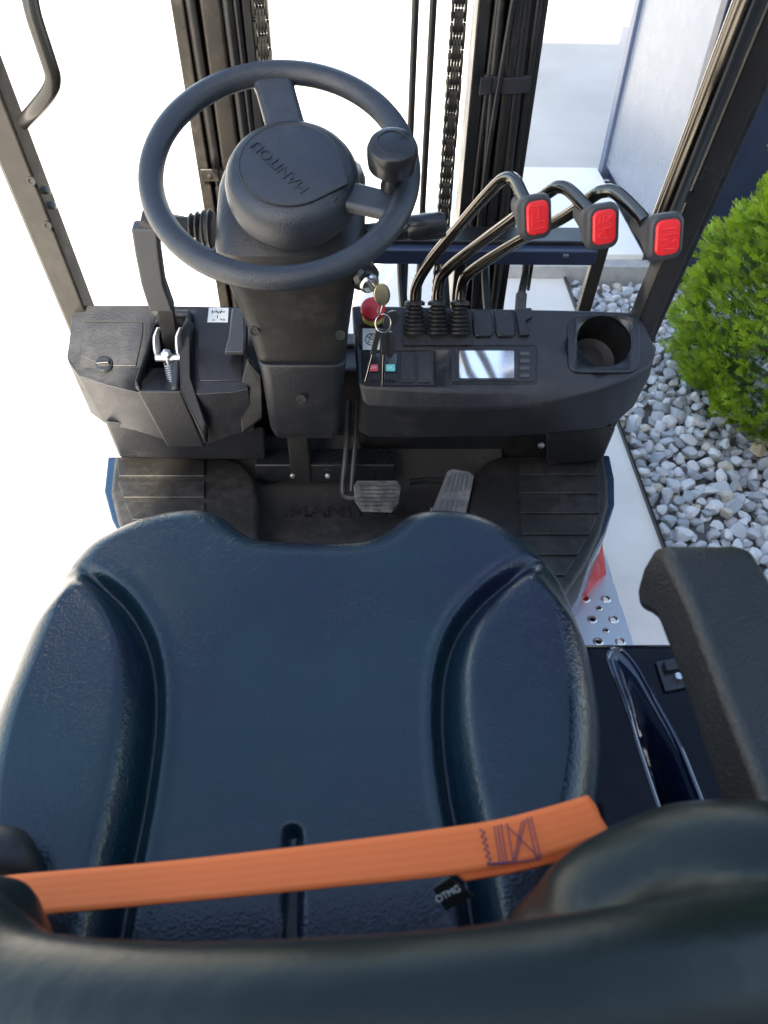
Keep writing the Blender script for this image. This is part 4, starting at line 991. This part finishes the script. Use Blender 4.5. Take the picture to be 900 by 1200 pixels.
cr = n.new('ShaderNodeValToRGB'); cr.color_ramp.elements[0].color = (.93, .185, .045, 1); cr.color_ramp.elements[1].color = (1.0, .225, .062, 1)
L.new(wmath('ADD', wmath('MULTIPLY', st1, .25), .5), cr.inputs[0]); L.new(cr.outputs[0], b.inputs['Base Color'])
bp = n.new('ShaderNodeBump'); bp.inputs['Strength'].default_value = .22; bp.inputs['Distance'].default_value = .0003
L.new(wmath('ADD', rib, b_=fib), bp.inputs['Height']); L.new(bp.outputs[0], b.inputs['Normal'])
b.inputs['Specular IOR Level'].default_value = .25
def ribbon(name, tops, bots, M, par, th=.0012, m=10):
    A = spline(tops, m); B = spline(bots, m); vs = []; fs = []; uvs = []
    k = 7; Lacc = 0
    for i, (a_, b2) in enumerate(zip(A, B)):
        if i: Lacc += (a_ - A[i - 1]).length
        for j in range(k): t = j / (k - 1); vs.append(a_.lerp(b2, t)); uvs.append((Lacc, t))
    n_ = len(A)
    for i in range(n_ - 1):
        for j in range(k - 1): fs.append([i * k + j, i * k + j + 1, (i + 1) * k + j + 1, (i + 1) * k + j])
    me_ = bpy.data.meshes.new(name); me_.from_pydata([tuple(v) for v in vs], [], fs); u = me_.uv_layers.new(name='UVMap')
    for lp_ in me_.loops: u.data[lp_.index].uv = uvs[lp_.vertex_index]
    o = bpy.data.objects.new(name, me_); col.objects.link(o); o.parent = par; me_.materials.append(M)
    me_.polygons.foreach_set('use_smooth', [True] * len(me_.polygons))
    s = o.modifiers.new('s', 'SOLIDIFY'); s.thickness = th; s.offset = 0
    return o
belt = empty('seat_belt', (0, 0, 0), FL)
tp = [(-30, 1032, .475), (10, 1026, .472), (100, 1018, .468), (200, 1009, .464), (300, 998, .462), (400, 986, .462), (500, 973, .463), (580, 961, .466), (640, 946, .472), (688, 932, .480)]
bt = [(10, 1085, .452), (48, 1073, .450), (150, 1063, .448), (225, 1056, .446), (310, 1048, .446), (410, 1038, .447), (520, 1027, .449), (600, 1015, .452), (655, 1000, .458), (716, 979, .466)]
T_ = [P(x, y, d=d_) for x, y, d_ in tp]; B_ = [P(x, y, d=d_) for x, y, d_ in bt]
ribbon('webbing', T_, B_, WEB, belt)
wr = [(530, 1020, .462), (600, 1009, .464), (660, 990, .470), (700, 968, .482)]; wr2 = [(545, 1033, .456), (610, 1021, .459), (670, 1004, .465), (716, 980, .472)]
ribbon('webbing_tail', [P(*q[:2], d=q[2] + .008) for q in wr], [P(*q[:2], d=q[2] + .008) for q in wr2], WEB, belt)
wr = [(688, 932, .481), (700, 950, .50), (704, 985, .52), (690, 1040, .54)]; wr2 = [(716, 979, .468), (712, 985, .49), (700, 1010, .515), (670, 1060, .54)]
ribbon('webbing_end', [P(*q[:2], d=q[2]) for q in wr], [P(*q[:2], d=q[2]) for q in wr2], WEB, belt)
# stitching
g = G()
def bp_at(px, py):
    t = (px - 560) / 130; dd_ = .4665 + (.006) * max(0, (px - 580) / 60) - (.016) * ((py - (963 - (px - 560) * .26)) / 58); return P(px, py, d=dd_ - .0022)
def stitch(pts, dash=3.2):
    for a_, b2 in zip(pts[:-1], pts[1:]):
        Ls = math.hypot(b2[0] - a_[0], b2[1] - a_[1]); k = max(1, int(Ls / dash))
        for i in range(k):
            u0, u1 = i / k, (i + .78) / k; q0 = (a_[0] + (b2[0] - a_[0]) * u0, a_[1] + (b2[1] - a_[1]) * u0); q1_ = (a_[0] + (b2[0] - a_[0]) * u1, a_[1] + (b2[1] - a_[1]) * u1)
            g.tube([bp_at(*q0), bp_at(*q1_)], .00042, 5, 0)
zz_ = [(562 + (6 if k % 2 else 0) + k * .9, 972 + k * 3.9) for k in range(12)]
stitch(zz_); stitch([(583, 967), (590, 1013)]); stitch([(587, 966), (594, 1012)]); stitch([(594, 965), (602, 1011)]); stitch([(579, 968), (586, 1013)])
stitch([(622, 957), (634, 1007)]); stitch([(618, 958), (629, 1008)]); stitch([(604, 1011), (616, 960)]); stitch([(594, 968), (632, 1005)]); stitch([(612, 962), (602, 1008)]); stitch([(571, 1014), (634, 1007)]); stitch([(571, 1012), (600, 1010)])
g.out('stitching', PURPLE, belt)
tg = [P(508, 1041, d=.462), P(528, 1030, d=.462), P(555, 1048, d=.466), P(538, 1060, d=.468), P(520, 1068, d=.472)]
tg = [P(507, 1042, d=.458), P(527, 1029, d=.458), P(556, 1050, d=.462), P(522, 1068, d=.466)]
nn = (tg[1] - tg[0]).cross(tg[3] - tg[0]).normalized()
G().loft([tg, [p + nn * .0012 for p in tg]]).out('belt_tag', INK, belt, bevel=.0004)
text('tag_lettering', 'OTMG', .006, P(525, 1048, d=.4555), tg[2] - tg[3], tg[1] - tg[2] + V((0, .01, 0)), STICK, belt, ext=.0001)
# left retractor and cover at the lower left corner
g = G(); lobe(g, [P(-25, 1005, d=.50), P(8, 1008, d=.50), P(30, 1030, d=.50)], [.022, .020, .012]); g.out('belt_retractor', PLASTIC_D, belt)

# ================================================================== keys
KY = empty('key_bunch', igc); tag(KY, 'bunch of keys on a steel ring hanging from the ignition lock', 'keys')
def kp(g, name, M, **k): o = g.out(name, M, None, **k); o.parent = KY; o.location = -KY.location; return o
def pl_disc(cx, cy, rx, ry, tilt, Y, th, hole=None):
    fn = V((.35, -1, .25)).normalized(); c = P(cx, cy, Y=Y); ux = V((1, .35, 0)).normalized(); uy = fn.cross(ux).normalized(); s = Y / ray(cx, cy).y / FPX
    ca, sa = cos(tilt), sin(tilt)
    rows = []
    for z_, f in ((-th / 2, .93), (-th / 2 + .0006, 1), (th / 2 - .0006, 1), (th / 2, .93)):
        rows.append([c + fn * z_ + (ux * (cos(t) * rx * ca - sin(t) * ry * sa) + uy * (cos(t) * rx * sa + sin(t) * ry * ca)) * s * f for t in [2 * pi * k / 28 for k in range(28)]])
    return G().loft(rows)
KYY = .905
kp(pl_disc(446.5, 345, 9, 13, .1, KYY, .004), 'key_head', BRASS); kp(pl_disc(448.5, 345, 9, 13, .1, KYY + .003, .003), 'key_head_back', KEYBLK)
kp(G().tube([igc + iga * .004, P(443, 342, Y=KYY)], .0022, 8, 0), 'key_shank', ZINC)
kp(pl_disc(448, 353, 1.6, 3.5, .1, KYY - .0025, .0008), 'key_hole', INK)
c = P(449, 379, Y=KYY - .006); s = .98 / FPX
kp(G().tube([c + V((cos(t) * 9.5 * s, sin(t) * .004, sin(t) * 10.5 * s)) for t in [2 * pi * k / 28 for k in range(29)]], .0010, 8, 0), 'split_ring', CHROME)
kp(G().tube([P(443, 360, Y=KYY), P(442.5, 366, Y=KYY - .004), P(444, 371, Y=KYY - .005), P(449, 356, Y=KYY - .001)], .0008, 6, 3), 'ring_link', CHROME)
kp(pl_disc(458, 374, 11.5, 9, .6, KYY + .004, .005), 'key_fob', KEYBLK)
kp(pl_disc(457, 404, 6.5, 16, -.12, KYY + .002, .006), 'key_fob', KEYBLK)
for x0, x1, x2, y2 in ((444, 437, 428.5, 447), (449, 450, 448.6, 452)):
    a_, b2, d2 = P(x0, 386, Y=KYY - .006), P(x1, 415, Y=KYY - .006), P(x2, y2, Y=KYY - .004)
    w_ = V((.0045, 0, 0))
    dr = (b2 - a_).normalized(); kp(G().box((a_ + b2) / 2, .0085, (b2 - a_).length, .004, V((1, 0, 0)), dr), 'key_body', KEYBLK, bevel=.001)
    dr = (d2 - b2).normalized(); kp(G().box((d2 + b2) / 2, .0034, (d2 - b2).length, .0016, V((1, 0, 0)), dr), 'key_blade', CHROME, bevel=.0005)

for o in list(bpy.data.objects):
    if o.parent is FL and o.type == 'EMPTY' and not o.children: print('no parts', o.name)
for o in list(bpy.data.objects):
    if o.type == 'MESH' and o.parent and o.parent.parent and o.parent.parent.parent and o.parent.parent.parent.parent: print('deep', o.name)
